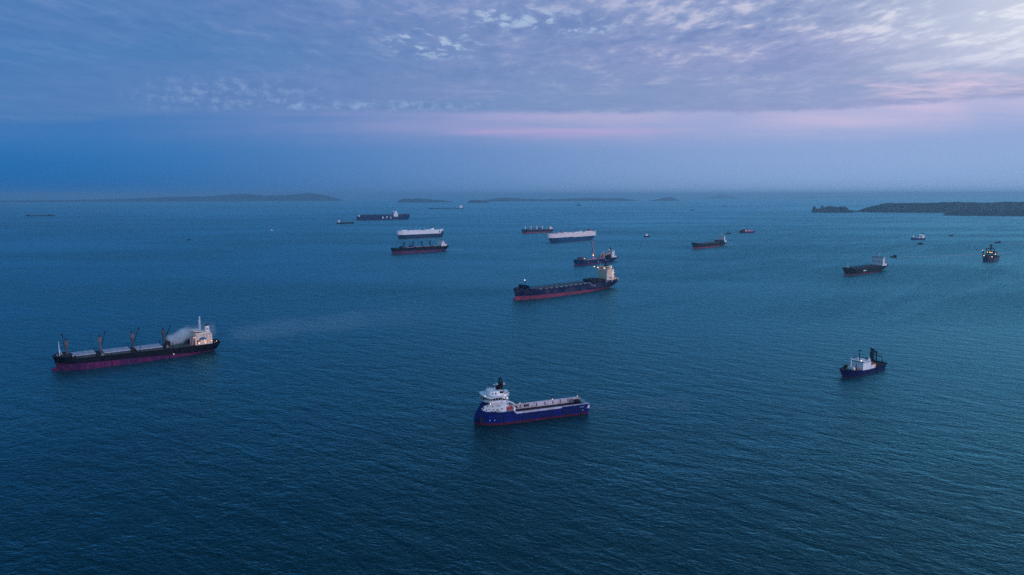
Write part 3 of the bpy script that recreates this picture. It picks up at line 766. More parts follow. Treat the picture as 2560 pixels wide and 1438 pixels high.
    for x, y, z in ((5.2, -8.0, 8.9), (-21.8, -8.0, 8.9), (-43.6, -8.6, 9.0)):
        lamp(t, (x, y, z), .24, 30 if x > -40 else 0)
    return t
ship_supply()

# ---- large empty container ship, centre
def ship_container_blue():
    t = thing('container_ship', 'large empty navy container ship with streaked red bottom and lamp-lit cream bridge tower', 'container ship', (90.3, 1145.7), -139.07, AN)
    hull(t, 223.8, 32, [(-140, 13.6), (-126, 13.6), (-82, 13.4), (-70, 13.2), (20, 13.4), (82, 14.4), (83, 16.8), (120, 19.2)], (2.6, 6.6), (NAVYB, BOOTP, DECKG),
         rake=4.0, over=21, ent=(.12, .26), st=(.80, .05), run=(.10, .42), bul=.9, bulb=(5.0, 2.0, 4.6), pw=(.62, .95), n=70)
    bf = MB()                                                    # dark fresh paint on the flare is part of the hull; breakwater in front of the holds
    bf.add([(95.5, -12.5, 15), (95.5, 13, 15), (94.2, 13, 22.9), (94.2, -12.5, 22.9), (94.9, -12.5, 15), (94.9, 13, 15), (93.8, 13, 22.9), (93.8, -12.5, 22.9)],
           [(0,1,2,3), (7,6,5,4), (0,4,5,1), (1,5,6,2), (2,6,7,3), (3,7,4,0)])
    for y in (-10, -5, 0, 5, 10): bf.bar((93.8, y, 21), (90.5, y, 15.5), .25, n=4)
    bf.build('breakwater', NAVY, t)
    foremast(t, 91.5, 16, 32.0, DARK, .5); windlass(t, 101, 16.6, DARK, 1.0)
    lamp(t, (92.4, 0, 30.4), .9, 0, True)
    # hatch covers between lashing bridges
    xs = [84-i*11.4 for i in range(14)]
    for i, x in enumerate(xs[:-1]):
        if i > 11: break
        wdt = 12.5 if i > 1 else 9+i*2
        hatch(t, x-8.6, x-2.2, wdt, 12.2, 15.2, paint('teal_hatch_paint', (.30, .36, .40), .6, .8, (.26, .15, .18)), DARK, 2)
        b = MB(); w = 14.6 if i > 1 else 11+i*2
        for y in [-w+k*2*w/6 for k in range(7)]: b.bar((x, y, 12.4), (x, y, 17.2), .22, n=4)
        b.box(x-.6, x+.3, -w, w, 16.0, 16.25).box(x-.2, x, -w, w, 17.1, 17.35)
        b.build('lashing_bridge', paint('lashing_steel', (.025, .03, .05), .6, .5, (.08, .05, .06)), t)
    c = MB()
    for s in (1, -1):
        a, b_ = sorted((s*14.9, s*15.5)); c.box(-76, 80, a, b_, 12.2, 14.3)
    c.build('side_coaming', NAVY, t)
    for x0, x1, z in ((-66, -57, 19.0), (-79, -69, 19.6), (-90, -82, 18.4)):
        MB().box(x0, x1, -13, 11, 13, z).build('stores_block', DARK, t)
    MB().box(-113, -84, -13.5, 14.5, 12.4, 15.4).build('poop_house', NAVYB, t)
    for x in (-88.5, -103): MB().box(x-1.4, x+1.4, 14.45, 14.6, 13.6, 14.5).build('poop_window', WHITE, t)
    dh = deckhouse(t, -104.5, -93.2, 10.8, 15.4, 36.0, 8, CREAM_LIT)
    bridge(t, -102, -93.0, 11.2, 36.0, 3.4, 16.0, CREAM_LIT)
    MB().box(-111.5, -105, 2.5, 11.2, 15.4, 34.5).build('stair_casing', CREAM_LIT, dh)
    f = MB().box(-104.5, -100.0, -2.4, 2.4, 39.4, 41.0).bar((-101.4, 0, 40.9), (-101.4, 0, 49.4), 1.15, .95, 10).box(-102.4, -100.6, -2.2, 2.2, 46.6, 47.0).build('mast_column', BLACK, t)
    MB().ball((-101.4, 0, 50.3), .8).build('radome', WHITE, f)
    MB().bar((-98, -9, 39.4), (-98, -9, 45.5), .22, n=5).build('antenna', CREAM_LIT, dh)
    MB().box(-106, -102, 7, 11, 37.8, 41.2).build('signal_house', CREAM_LIT, dh)
    funnel(t, -116.5, 0, 15, 24.5, 6, 4.5, CREAM_LIT, DARK)
    lifeboat(t, -103.5, 15.8, 20.5, 8.5, WHITE, 2.6); lifeboat(t, -114, 13.4, 19.6, 6.5, RED, 2.2)
    MB().box(-121, -111, 9, 14.6, 17.4, 17.7).rail([(-121, 14.5, 17.7), (-111, 14.5, 17.7)], 1.1, 2, .1).box(-120.6, -120, 9.4, 14, 13, 17.4).build('boat_platform', CREAM_LIT, t)
    for p, pw, r in (((-92.2, -18.5, 38.0), 0, .85), ((-91.6, -9.3, 37.2), 300, .8), ((-91.6, 5.3, 37.2), 300, .8), ((-98.2, 16.6, 38.4), 800, .7), ((-104.2, 15.8, 24), 500, .25), ((-109.0, 14.0, 28.0), 600, .25), ((-110, 15.5, 17.6), 250, .35)):
        lamp(t, p, r, pw)
    MB().path([(-94, -16, 36.2), (-92.4, -18.5, 37)], .15, 4).build('lamp_bracket', DARK, t)
    MB().path([(-46, 15.9, 13), (-59, 16.6, 8.6)], .35, 5).build('gangway', LAV, t)
    return t
ship_container_blue()

# ---- heavy-lift cargo ship behind it
def ship_heavy_lift():
    t = thing('cargo_ship', 'blue cargo ship with one lattice crane boom raised upright and lit, second crane lowered aft', 'cargo ship', (202.8, 1665.4), -131.96, AN)
    hull(t, 160.8, 24, [(-100, 10.5), (-60, 10.2), (-52, 8.8), (0, 8.8), (50, 9.2), (52, 12.2), (95, 14.0)], (1.2, 2.6), (paint('deep_teal_navy', (.006, .022, .085), .5, .4, (.02, .03, .07)), BOOT, DECKG),
         rake=4.5, over=14, ent=(.12, .25), st=(.7, .05), run=(.10, .40), bul=.9, bulb=(5, .6, 2.6))
    hatch(t, -30, 44, 9.6, 8, 11.4, paint('lilac_hatch', (.34, .24, .34), .6, .4), DARK, 9)
    # forward crane, boom upright
    o = MB().bar((10, 2, 8), (10.6, 2, 22), 3.0, 1.6, 12).build('deck_crane', PINKY, t)
    MB().lattice((11, 2, 18), (14, 2, 51), 3.6, 11, .42).bar((11, 2, 18), (14, 2, 51), .9, .5, 5).build('crane_boom', PINKY, o)
    MB().box(12, 16, .2, 3.8, 50.5, 53.2).build('boom_head', paint('rose_paint', (.62, .20, .24)), o)
    MB().bar((12.4, 2, 28), (13.2, 2, 36), 1.1, n=6).build('boom_cylinder', DARK, o)
    lamp(t, (13.4, 4.8, 20.8), 1.3, 900)
    # aft crane, boom resting aft
    o = MB().bar((-36, 2, 8), (-34.5, 2, 15), 3.2, 1.9, 12).bar((-34.5, 2, 15), (-32.6, 2, 28), 1.9, 1.2, 10).build('deck_crane', PINKY, t)
    MB().path([(-36, 2, 17), (-76, 4, 21.5)], 1.0, 6).path([(-36, 5, 17), (-76, 6, 21.5)], .8, 6).build('crane_boom', paint('pale_orange', (.66, .33, .24), .5, .3), o)
    MB().path([(-32.8, 2, 26), (-22, 0, 18), (-12, 0, 12)], .4, 5).path([(-30, 2, 23), (-24, 1, 17)], .9, 5).build('crane_backstay', PINKY, o)
    for x, z in ((-14, 14), (-20, 18), (-26, 16)): MB().box(x-1.2, x+1.2, -2, 3, 9, z, tx=.4).build('deck_post', GREY if x < -15 else DARK, t)
    MB().box(-16, -13, 3, 6, 11.4, 13.6).build('deck_tank', paint('rose_paint', (.62, .20, .24)), t)
    MB().box(-58, -46, -10.5, 9.5, 9, 18.6).build('cargo_block', DARK, t)
    for y in (-9, -3, 3, 8.6): MB().box(-60.4, -58.2, y, y+1.2, 10, 19).build('guide_post', LAV, t)
    dh = deckhouse(t, -72, -61.5, 9.4, 10, 25.6, 5, WHITE)
    bridge(t, -69, -62, 9.4, 25.6, 2.8, 13.4, WHITE)
    MB().box(-80, -71, -9, 10.4, 10, 13.4).rail([(-79, 10, 13.4), (-72, 10, 13.4)], 1.1, 2, .1).build('poop_deckhouse', WHITE, t)
    MB().box(-69, -65, -2.4, 2.4, 28.4, 31.2).bar((-67, 0, 31), (-67, 0, 37), .7, .5, 8).build('mast_column', BLACK, t)
    funnel(t, -75, 0, 13, 22, 4.4, 3.6, WHITE, BLACK)
    b = MB()
    for y in (-5, 5): b.box(52, 63, y-.4, y+.4, 13, 14).box(52, 53, y-.4, y+.4, 13, 19).box(62, 63, y-.4, y+.4, 13, 19)
    b.box(52.6, 62.4, -5.4, 5.4, 15, 18.2); b.build('bow_container_rack', paint('maroon_box', (.16, .05, .09)), t)
    foremast(t, 46, 11, 22, PINKY, .5); lamp(t, (46, 2, 14.6), .8, 0)
    MB().path([(44.5, 12.5, 9.6), (44.5, 12.7, 2.6)], .8, 4).build('pilot_ladder', ORANGE, t)
    MB().ball((3, 12.6, 4), 1.2).build('hull_mark', WHITE, t)
    lamp(t, (-62.5, 0, 29.2), .7, 600)
    return t
ship_heavy_lift()

# ---- car carriers
def box_hull(parent, L, B, zb, zt, x0, x1, mat, nose=18, tail=4, name='cargo_house', low=None):
    """slab-sided garage block with a rounded front following the hull"""
    def y(x):
        f = min(1, max(0, (x1-x)/nose)); a = min(1, max(0, (x-x0)/tail))
        return B/2*math.sin(math.pi/2*f)**.6*(.88+.12*math.sin(math.pi/2*a))
    n = 44; xs = [x0+(x1-x0)*(1-(1-i/n)**1.5) for i in range(n+1)]
    V = []; F = []
    for x in xs:
        h = max(y(x), .01); k = (x1-x)/(x1-x0); rz = zt-(1.6*max(0, 1-(x1-x)/14)**2)
        V += [(x, h, zb), (x+0.0, h, rz-.8), (x, max(h-.8, 0), rz), (x, -max(h-.8, 0), rz), (x, -h, rz-.8), (x, -h, zb)]
    for i in range(n):
        for j in range(5): a = i*6+j; F.append((a, a+1, a+7, a+6))
    F.append((0, 5, 4, 3, 2, 1))
    mb = MB().add(V, F); return mb.build(name, mat, parent)

def ship_car_carrier_left():
    t = thing('car_carrier', 'white slab-sided car carrier with dark hull and slanted dark stern, behind the crane-fitted bulk carrier', 'car carrier', (-361.3, 2691.3), -140.89, AN)
    hull(t, 191.4, 32, [(-120, 15.2), (120, 15.6)], (1.2, 1.6), (paint('slate_blue_hull', (.010, .035, .085), .5, .4, (.02, .03, .06)), BOOTD, DECKG), rake=7, over=6, ent=(.10, .26), st=(.92, .55), run=(.05, .2), bul=0.1)
    b = box_hull(t, 191, 32.2, 15.3, 29.6, -80, 103, WHITE, 22, 3)
    # notched stern: white triangle running down to the deck, dark slanted ramp behind
    MB().add([(-80, 15.9, 16), (-80, 15.9, 29.4), (-99, 15.9, 29.4), (-99, 15.9, 27.5), (-80, -15.9, 16), (-80, -15.9, 29.4), (-99, -15.9, 29.4), (-99, -15.9, 27.5)],
             [(0,1,2,3), (7,6,5,4), (1,5,6,2), (2,6,7,3), (3,7,4,0)]).build('stern_house', WHITE, t)
    MB().add([(-81, 13, 15.4), (-99.4, 13, 15.4), (-99.4, 13, 27.4), (-81, -13, 15.4), (-99.4, -13, 15.4), (-99.4, -13, 27.4)], [(0,2,1), (3,4,5), (1,2,5,4), (0,3,5,2)]).build('stern_ramp', DARK, t)
    MB().box(-88, -76, 13.5, 16.3, 15.2, 18.2).build('side_ramp', WHITE, t)
    MB().box(-84, -80.4, 15.9, 16.2, 18, 24).build('ramp_door', DARK, t)
    MB().box(62, 88, -11, 11, 29.6, 31.8).box(66, 84, -9, 9, 31.8, 33.2).build('wheelhouse', WHITE, t)
    MB().box(-58, -20, -12, 10, 29.6, 31.4).box(0, 56, -12, 12, 29.6, 31.0).build('roof_house', WHITE, t)
    f = MB().box(-62, -50, -5, 5, 31.2, 37).build('funnel', WHITE, t); MB().box(-60, -52, -3, 3, 37, 41.5, tx=.6).build('funnel_top', DARK, f)
    for x in (-98, -88): MB().bar((x, 9, 29.4), (x, 9, 34), .5, n=5).box(x-3, x+3, 8, 12, 29.4, 31.6).build('vent_house', WHITE, t)
    MB().box(24, 27, -4, 4, 31, 34).build('vent_box', RED, t)
    for x, z, l in ((22, 42, 5), (2, 41, 4), (-22, 42, 0)): MB().bar((x, 0, 31), (x-l, 0, z), .4, .25, n=5).build('antenna', WHITE, t)
    foremast(t, 90, 29.6, 38, WHITE, .4)
    sl = MB()
    for k in range(15): x = 78-k*10.4; sl.box(x-1.4, x+1.4, 15.95, 16.14, 28.0, 28.7)
    split(sl, 'vent_slot', GREY, b)
    return t
ship_car_carrier_left()

def ship_car_carrier_right():
    t = thing('car_carrier', 'cream-white car carrier with rounded bow and teal-blue hull, right of centre', 'car carrier', (214.8, 2477.5), -132.38, AN)
    hull(t, 237.4, 33, [(-135, 15.6), (0, 17.4), (130, 17.8)], (.9, 1.0), (TEAL, BOOTD, DECKG), rake=9, over=12, ent=(.11, .27), st=(.95, .3), run=(.04, .22), bul=.1, curve=.8)
    cr = paint('warm_white', (.80, .70, .68), .5, .12)
    b = box_hull(t, 237, 33.2, 17.2, 31.6, -129, 133, cr, 26, 3)
    MB().box(-129.6, 8, -16.55, 16.55, 15.4, 17.6).build('lower_belt', cr, t)
    MB().box(-130.6, -128.4, 13, 16.7, 15.6, 34.6).build('stern_post', cr, t)
    MB().box(70, 96, -13, 13, 31.6, 33.6).box(76, 90, -10, 10, 33.6, 35.4).build('wheelhouse', paint('pale_grey_house', (.42, .44, .52)), t)
    MB().box(42, 62, 0, 15, 31.6, 34.4).box(8, 34, 8, 15, 31.6, 33).box(-40, 2, 6, 15.4, 31.6, 33.4).box(-106, -66, 6, 15.4, 31.6, 33.6).build('roof_house', cr, t)
    MB().box(52, 60, -3, 4, 33, 36.4).build('vent_box', RED, t)
    f = MB().box(-115, -106, -4, 4, 31.6, 38.2, tx=.6).build('funnel', RED, t); MB().box(-113.4, -108, -2, 2, 38.2, 39.6).build('funnel_top', DARK, f)
    for x in (-62, -56): MB().bar((x, 0, 31.6), (x, 0, 37.6), 1.2, .8, 6).build('ventilator', cr, t)
    foremast(t, 96, 31.6, 42, WHITE, .5)
    for x in (14, -52, -120): MB().box(x-2, x+2, 15.5, 16.65, 29.8, 32).build('mooring_recess', DARK, t)
    MB().box(-98, -92, 16.5, 16.62, 8.2, 10).box(-88, -78, 16.5, 16.62, 8.6, 9.4).build('hull_door', DARK, t)
    return t
ship_car_carrier_right()

# ---- geared bulk carriers further off
def bulk_far(label, loc, h, L, B, prof, boot, mats, cr_x, zc, cmat, jl, ang, hx0, hz, roofz, blocks, fun, stripe=None, cbase=0, over=10, hmat=WHITE):
    t = thing('bulk_carrier', label, 'bulk carrier', loc, h, AN)
    hull(t, L, B, prof, boot, mats, rake=3.5, over=over, ent=(.08, .16), st=(.85, .2), run=(.05, .28), bul=.8, bulb=(4, .8, 2.6) if boot[1] < 7 else 0)
    dk = interp(prof, 0)
    for x in cr_x: deck_crane(t, x, dk-.5, zc, ang, jl, cmat, DARK if cmat is not WHITE else PINKY, r=1.5, aft=0, lean=1.0)
    xs = list(cr_x)+[hx0+4]
    for a, b in zip(xs, xs[1:]): hatch(t, b+4, a-4, B*.30, dk-1, dk+1.8, stripe or HATCH, DARK, 4)
    for x in blocks: MB().box(x-5, x+5, -B*.28, B*.28, dk, dk+4.6, tx=.8, ty=.6).box(x-3, x+2, -4, 4, dk+4.6, dk+6.4, tx=.5).build('mast_house', paint('slate_block', (.03, .06, .10), .6, .3), t)
    dh = deckhouse(t, hx0-12, hx0, B*.36, dk-.5, roofz, 4, hmat)
    bridge(t, hx0-8, hx0-.5, B*.30, roofz, 3.0, B*.5, hmat)
    MB().box(hx0-22, hx0-12, -B*.25, B*.25, dk-.5, dk+5).build('aft_house', hmat, t)
    funnel(t, hx0-14.5, 0, dk+4, roofz+3.4, 5, 4, *fun)
    radar_mast(t, hx0-5, roofz+3, roofz+10, DARK, 1.2)
    foremast(t, L/2-4, interp(prof, L/2)-1, interp(prof, L/2)+9, DARK, .4)
    lifeboat(t, hx0-15, B*.32, dk+6, 7, RED, 2.6)
    return t
bulk_far('dark purple-bottomed bulk carrier with four crane jibs slanting forward, below the white car carrier', (-270.8, 1988.5), -137.76, 183, 32,
         [(-110, 16.2), (-70, 16.0), (-69, 15.4), (84, 17.2), (85, 17.8), (100, 18.4)], (6.4, 9.6), (BLACK, paint('purple_antifouling', (.075, .028, .085), .6, .5, (.12, .03, .06)), DECKG),
         (50.8, 20, -10, -40), 33, DARK, 16.5, 40, -72.5, None, 27.0, (58, 28), (WHITE, RED), stripe=paint('pink_hatch', (.40, .28, .34)), over=9, hmat=WHITE)
bulk_far('small distant bulk carrier with four short white cranes and pink-red bottom', (110.2, 3034.8), -144.30, 157.6, 30,
         [(-95, 15.0), (-64, 14.6), (-63, 13.4), (66, 14.4), (67, 17.6), (82, 18.2)], (4.6, 6.4), (paint('dark_indigo_hull', (.008, .012, .04)), BOOTP, DECKG),
         (63.8, 32, -.5, -32.4), 32, WHITE, 15, 28, -64.6, None, 25.4, (46, 15, -17), (paint('rust_brown', (.2, .08, .07)), BLACK), over=15, hmat=WHITE)

# ---- loaded container ship with letters on its side
def ship_lettered():
    t = thing('container_ship', 'huge fully loaded navy container ship with pale letters APL on its side', 'container ship', (-889.2, 4716.3), -152.08, AN)
    hull(t, 357.8, 45, [(-190, 21), (140, 22), (165, 24.5), (185, 25)], (1.6, 2.4), (NAVY, paint('indigo_red', (.05, .02, .07)), DARK), rake=3, over=12, ent=(.10, .2), st=(.9, .3), run=(.06, .25), bul=.5, bulb=(9, 1, 6))
    def stack(x0, x1, z):
        n = max(1, round((x1-x0)/13.5)); 
        for i in range(n):
            a = x0+(x1-x0)*i/n; b = x0+(x1-x0)*(i+1)/n-.8
            w = 22.0 if b < 120 else 22-(b-120)*.18
            MB().box(a, b, -w, w, 21, z+random.choice((0, 0, 2.4, -2.4))*.4).build('container_stack', random.choice((NAVY, paint('stack_blue', (.012, .03, .10), .6, .3), paint('stack_slate', (.02, .03, .07), .6, .3))), t)
    stack(-67, 152, 35.4); stack(-188, -106, 37.4)
    MB().box(-188, -180, -22, 22, 11, 21.5).build('stern_frame', NAVY, t)
    MB().box(-104, -74, -16, 22.3, 21, 39).box(-102, -82, -8, 22.4, 39, 47).box(-98, -84, 8, 16, 47, 58).build('accommodation_tower', WHITE, t)
    MB().box(-84, -74, -20, 20, 39, 53).build('bridge', paint('blue_shaded_house', (.35, .45, .6)), t)  # bow-facing front of the white house, its blue shade put into the colour
    MB().box(-80, -73.8, -18, -10, 55, 58.5).box(-80, -73.8, -4, 4, 55, 58.5).box(-82, -74, -21, 21, 53, 54.6).build('bridge_roof', WHITE, t)
    foremast(t, 166, 25, 43, WHITE, 1.2); MB().box(158, 168, -6, 6, 24, 33).build('forecastle_house', WHITE, t)
    for k, ch in enumerate('APL'):
        c = bpy.data.curves.new('letter', 'FONT'); c.body = ch; c.size = 19; c.extrude = .3; c.offset = .7; c.align_x = 'CENTER'; c.materials.append(WHITE)
        o = bpy.data.objects.new('hull_letter', bpy.data.meshes.new_from_object(bpy.data.objects.new('letter', c))); COL.objects.link(o); o.parent = t
        o.location = (4-k*28.5, 22.9, 10.6); o.rotation_euler = (math.pi/2, 0, math.pi)
    return t
ship_lettered()

# ---- empty container feeders on the right
def feeder(label, loc, h, L, B, prof, boot, mats, hx, hw, hz, decks, extra, over=12, roof=None, fm=(70, 28), fmmat=WHITE, hlen=8, wing=None):
    t = thing('container_ship', label, 'container ship', loc, h, AN)
    hull(t, L, B, prof, boot, mats, rake=7, over=over, ent=(.11, .27), st=(.75, .05), run=(.10, .42), bul=.8, bulb=(4, .6, 2.4), n=60)
    dk = interp(prof, 0)
    deckhouse(t, hx-hlen, hx, hw, dk, hz, decks, WHITE)
    bridge(t, hx-hlen+1, hx+.2, hw, hz, 2.8, wing or B/2, WHITE, roof=roof)
    radar_mast(t, hx-6, hz+2.8, hz+10.5, WHITE, 1.2)
    foremast(t, fm[0], interp(prof, fm[0])-1, fm[1], fmmat, .5, tripod=True)
    funnel(t, hx-hlen-5, 0, dk+2, hz-4, 5, 4, WHITE, DARK)
    lifeboat(t, hx-hlen-6, hw, dk+6.5, 7, ORANGE, 2.4)
    MB().box(hx-hlen-12, hx-hlen, -hw*.9, hw*.95, dk-1, dk+4).build('poop_house', WHITE, t)
    extra(t, dk); return t
def ex2(t, dk):
    g = paint('green_container', (.012, .05, .07), .6, .3, (.01, .03, .05))
    for x0, x1 in ((-82.5, -76.6), (-76, -70.2), (-69.6, -64.0)):
        MB().box(x0, x1, -12.4, 12.4, dk, 19.2).build('container_stack', g, t)
    for i in range(9):
        x = 70-i*14.4; hatch(t, x-12, x, 10.5, dk-1, dk+1.2, paint('dull_red_hatch', (.14, .07, .08), .6, .6, (.03, .05, .05)), DARK, 2)
        b = MB()
        for y in (-12, -6, 0, 6, 12): b.bar((x+1, y, dk-1), (x+1, y, dk+3), .3, n=4)
        b.build('lashing_post', GREY, t)
feeder('dark green container feeder with raised bow and green boxes stacked before its bridge', (627.1, 2175.6), -133.66, 192.2, 28,
       [(-135, 12.4), (-90, 12.2), (0, 13.0), (82, 14.6), (94, 19.2), (110, 20)], (3.2, 5.0), (DGREEN, BOOTP, DECKG), -80.5, 11.4, 30.6, 6, ex2, over=21, fm=(82, 30), fmmat=PINKY)
def ex3(t, dk):
    for i in range(9):
        x = 60-i*12.4; w = 11.8 if i > 0 else 9
        hatch(t, x-10.6, x, w*.86, dk-1, dk+1.6, paint('slate_hatch', (.05, .075, .11), .6, .6, (.10, .08, .10)), DARK, 2)
        b = MB()
        for y in [-w+k*w/4 for k in range(9)]: b.bar((x+.8, y, dk-1), (x+.8, y, dk+3.2), .22, n=4)
        b.box(x+.6, x+1, -w, w, dk+3, dk+3.3); b.build('lashing_bridge', paint('dark_blue_steel', (.03, .045, .09), .6, .4), t)
    MB().box(16.2, 27.5, 12.9, 13.12, 6.4, 8.6).build('side_sign', WHITE, t)
    w = MB()
    for k in range(4): w.box(-55.85, -55.7, -9.5+k*6, -6+k*6, 20.4, 21.6)
    split(w, 'front_window', PANE, t)
feeder('black-green container ship with white bridge block under a green roof, white strip on its side', (748.8, 1444.7), -143.68, 148.8, 26,
       [(-110, 12.2), (-80, 12.0), (0, 12.0), (62, 13.6), (66, 15), (86, 16.6)], (1.0, 2.0), (DGREEN, BOOTP, DECKG), -56.0, 11.8, 28.6, 6, ex3, over=24, roof=paint('green_roof', (.015, .10, .085), .6, .3), fm=(68.5, 28), wing=14.5)

# ---- research / cable ship on the right
def ship_research():
    t = thing('research_ship', 'small navy research ship with white house, white foremast and dark lattice gantry on its stern', 'research ship', (328.3, 624.8), -145.04, AN)
    nv = paint('ink_blue_hull', (.004, .008, .075), .45, .3, (.004, .006, .03))
    hull(t, 66.2, 15, [(-40, 5.0), (-20, 4.2), (-2, 4.0), (12, 4.6), (20, 6.0), (40, 8.0)], (.25, .3), (nv, BOOTD, DARK), rake=5.5, over=3.5, ent=(.28, .34), st=(.85, .6), run=(.06, .16), bul=.8, pw=(.75, .9))
    bl = MB().box(-3.2, 10.6, -6.4, 6.4, 3.2, 10.4).box(-3.6, 11, -6.8, 6.8, 10.4, 10.6).build('deckhouse', WHITE, t)
    MB().box(10.55, 10.75, -.3, .5, 4.4, 9.6).build('front_ladder', GREY, bl)
    MB().box(-3.2, 9.8, -6.1, 6.1, 11.7, 12.3).box(-3, 9.4, -5.9, 5.9, 10.6, 11.0).build('wheelhouse', WHITE, t)
    MB().box(-2.8, 9.5, -5.8, 5.8, 11.0, 11.7).build('wheelhouse_windows', PANE, t)
    MB().box(-11.4, -3.2, -6.6, 6.6, 3.2, 7.0).box(-11.4, -9.6, 3.8, 6.6, 3.2, 5.6).build('aft_deckhouse', WHITE, t)
    MB().bar((19.8, 0, 6), (20.6, 0, 16.2), .55, .42, 10).box(20.2, 21.0, -.9, .9, 15.0, 15.9).bar((20.6, 0, 16), (20.6, 0, 17.2), .12, n=4).build('foremast', WHITE, t)
    w = MB()
    for y in (2.1, -1.6): w.bar((19.6, y-1, 7.0), (19.6, y+1, 7.0), 1.25, n=12)
    w.box(18.4, 20.8, -3.4, 3.6, 5.4, 6.4); w.build('windlass', WHITE, t)
    MB().box(17, 22.5, -5.5, -3.5, 6, 8.6).build('bulwark_locker', DARK, t)
    MB().ball((13.4, 2.4, 6.0), 1.0).box(12.6, 14.2, 1.6, 3.2, 4.6, 6.2).build('buoy', ORANGE, t)
    m = MB().bar((5.6, 0, 12.2), (6.6, 0, 22.3), .34, .2, 7).box(6, 7, -1.7, 1.7, 21.2, 21.6).box(5.8, 6.6, -1.3, 1.3, 17.4, 17.7).bar((4.6, 0, 12.2), (6.2, 0, 17.5), .18, n=5)
    m.bar((5.6, -5, 12), (5.6, -5, 15.8), .16, n=4).bar((2.2, 4.5, 12), (2.2, 4.5, 14.6), .3, n=5).bar((6.2, -3, 12), (6.2, -3, 14.0), .35, n=5)
    m.build('radar_mast', BLACK, t)
    MB().ball((4.4, -2.2, 12.9), .9).ball((4.9, 2, 12.7), .7).build('radome', WHITE, t)
    lamp(t, (9.2, 3.6, 12.7), .5, 100, True)
    MB().box(-1.6, .8, 5.0, 6.4, 12.3, 13.6).bar((-.4, 5.6, 13), (-.4, 5.6, 15), .45, n=7).path([(-.4, 5.6, 14.6), (-3.6, 6.2, 9.6)], .3, 5).build('small_crane', WHITE, t)
    MB().box(-6, -3.2, -4, 4.4, 10, 12.4).box(-5, -4, 1, 2, 12, 13.6).build('exhaust_stack', DARK, t)
    lifeboat(t, -6.4, 6.8, 8.0, 4.6, ORANGE, 1.6)
    mb = MB()
    for x, y, r in ((-11.6, 0, 1.9), (-15.2, -3.4, 1.7), (-16.4, 3.4, 2.1), (-20.6, .6, 1.9), (-24.2, -2.4, 1.6)): mb.bar((x, y-1.6, 6.2), (x, y+1.6, 6.2), r, n=12).box(x-1.6, x+1.6, y-1.9, y+1.9, 3.4, 5.0)
    split(mb, 'cable_winch', DARK, t)
    MB().box(-13.2, -12, 4.4, 6.2, 3.6, 7.6).build('winch_frame', ORANGE, t)
    g = MB(); zt = 18.4
    for x, y in ((-25.0, -5.5), (-21.6, -2.4), (-18.6, .6), (-14.4, 5.4)): g.lattice((x, y, 4), (x, y, zt), 1.0, 5, .13)
    g.path([(-25.3, -6.0, zt), (-14.1, 5.8, zt)], .5, 5).path([(-25.3, -6.0, zt-1.4), (-14.1, 5.8, zt-1.4)], .4, 5)
    g.path([(-25, -5.5, 11), (-14.4, 5.4, 11)], .16, 4)
    g.build('lattice_gantry', BLACK, t)
    MB().path([(-17.5, 6, 13.2), (-22.5, 5, 13.2), (-25, 4.8, 12.4), (-29.6, 4.4, 5)], .34, 6).path([(-22.5, -5, 13.2), (-25, -4.8, 12.4), (-29.6, -4.4, 5)], .34, 6).path([(-25, -4.8, 12.4), (-25, 4.8, 12.4)], .34, 6).build('stern_frame', DARK, t)
    MB().ball((-28.5, 6.4, 5), .5).build('fender', RED, t)
    return t
ship_research()

# ---- bow-on offshore ship with deck lights, far right
def ship_lit():
    t = thing('offshore_ship', 'dark offshore ship seen bow-on at the right edge, its deck lamps lit', 'offshore ship', (1205, 1712), -135.0, AN)
    hull(t, 88, 25, [(-50, 9), (0, 10), (30, 11), (50, 12.5)], (.4, .5), (paint('dusky_hull', (.03, .04, .09), .5, .5, (.1, .08, .13)), BOOTD, DARK), rake=2.5, over=3, ent=(.2, .3), st=(.9, .6), bul=.9)
    dk = paint('dim_house', (.03, .035, .05), .6, .3)
    MB().box(6, 20, -10.5, 10.5, 10, 15).box(6, 18.5, -9, 9, 18, 20.6).box(4, 18, -8.4, 8.4, 23.2, 24.2).box(2, 12, -8, 8, 20.6, 23.2).build('deckhouse', dk, t)
    MB().box(6, 19.4, -8.4, 8.4, 15, 18).build('house_front', paint('turquoise_front', (.06, .30, .36), .6, .2), t)
    g = MB()
    for y in (-8.2, 8.2): g.bar((14, y, 10), (14, y, 31), .8, n=6)
    g.box(13.4, 14.6, -9.5, 9.5, 29.6, 31.4); g.build('goalpost_mast', BLACK, t)
    MB().bar((10, 0, 24), (10, 0, 41), 1.5, 1.0, 9).box(8.6, 11.4, -2.6, 2.6, 37.6, 40.4, tx=.4).box(8.4, 11.6, -4, 4, 33, 34).build('funnel_mast', BLACK, t)
    for y, z in ((-13.4, 25), (14.6, 24)):
        MB().box(20, 24, min(y-1.2, y+1.2), max(y-1.2, y+1.2), 10, z, tx=.8).build('kingpost', DARK, t)
    MB().path([(22, 15.0, 12), (24, 9, 9.5)], 1.0, 5).build('boat_boom', DARK, t)
    for y, z, r in ((-5, 21.8, 1.3), (.6, 21.9, 1.6), (4.6, 21.6, 1.4), (-10.4, 13.0, 1.5), (6.6, 11.0, 1.6), (13.6, 18.4, 1.5), (-14.8, 26, 1.1), (1.4, 10.2, .8)):
        lamp(t, (26 if z < 20 and abs(y) > 5 else 20, y, z), r*.72, 500)
    return t
ship_lit()
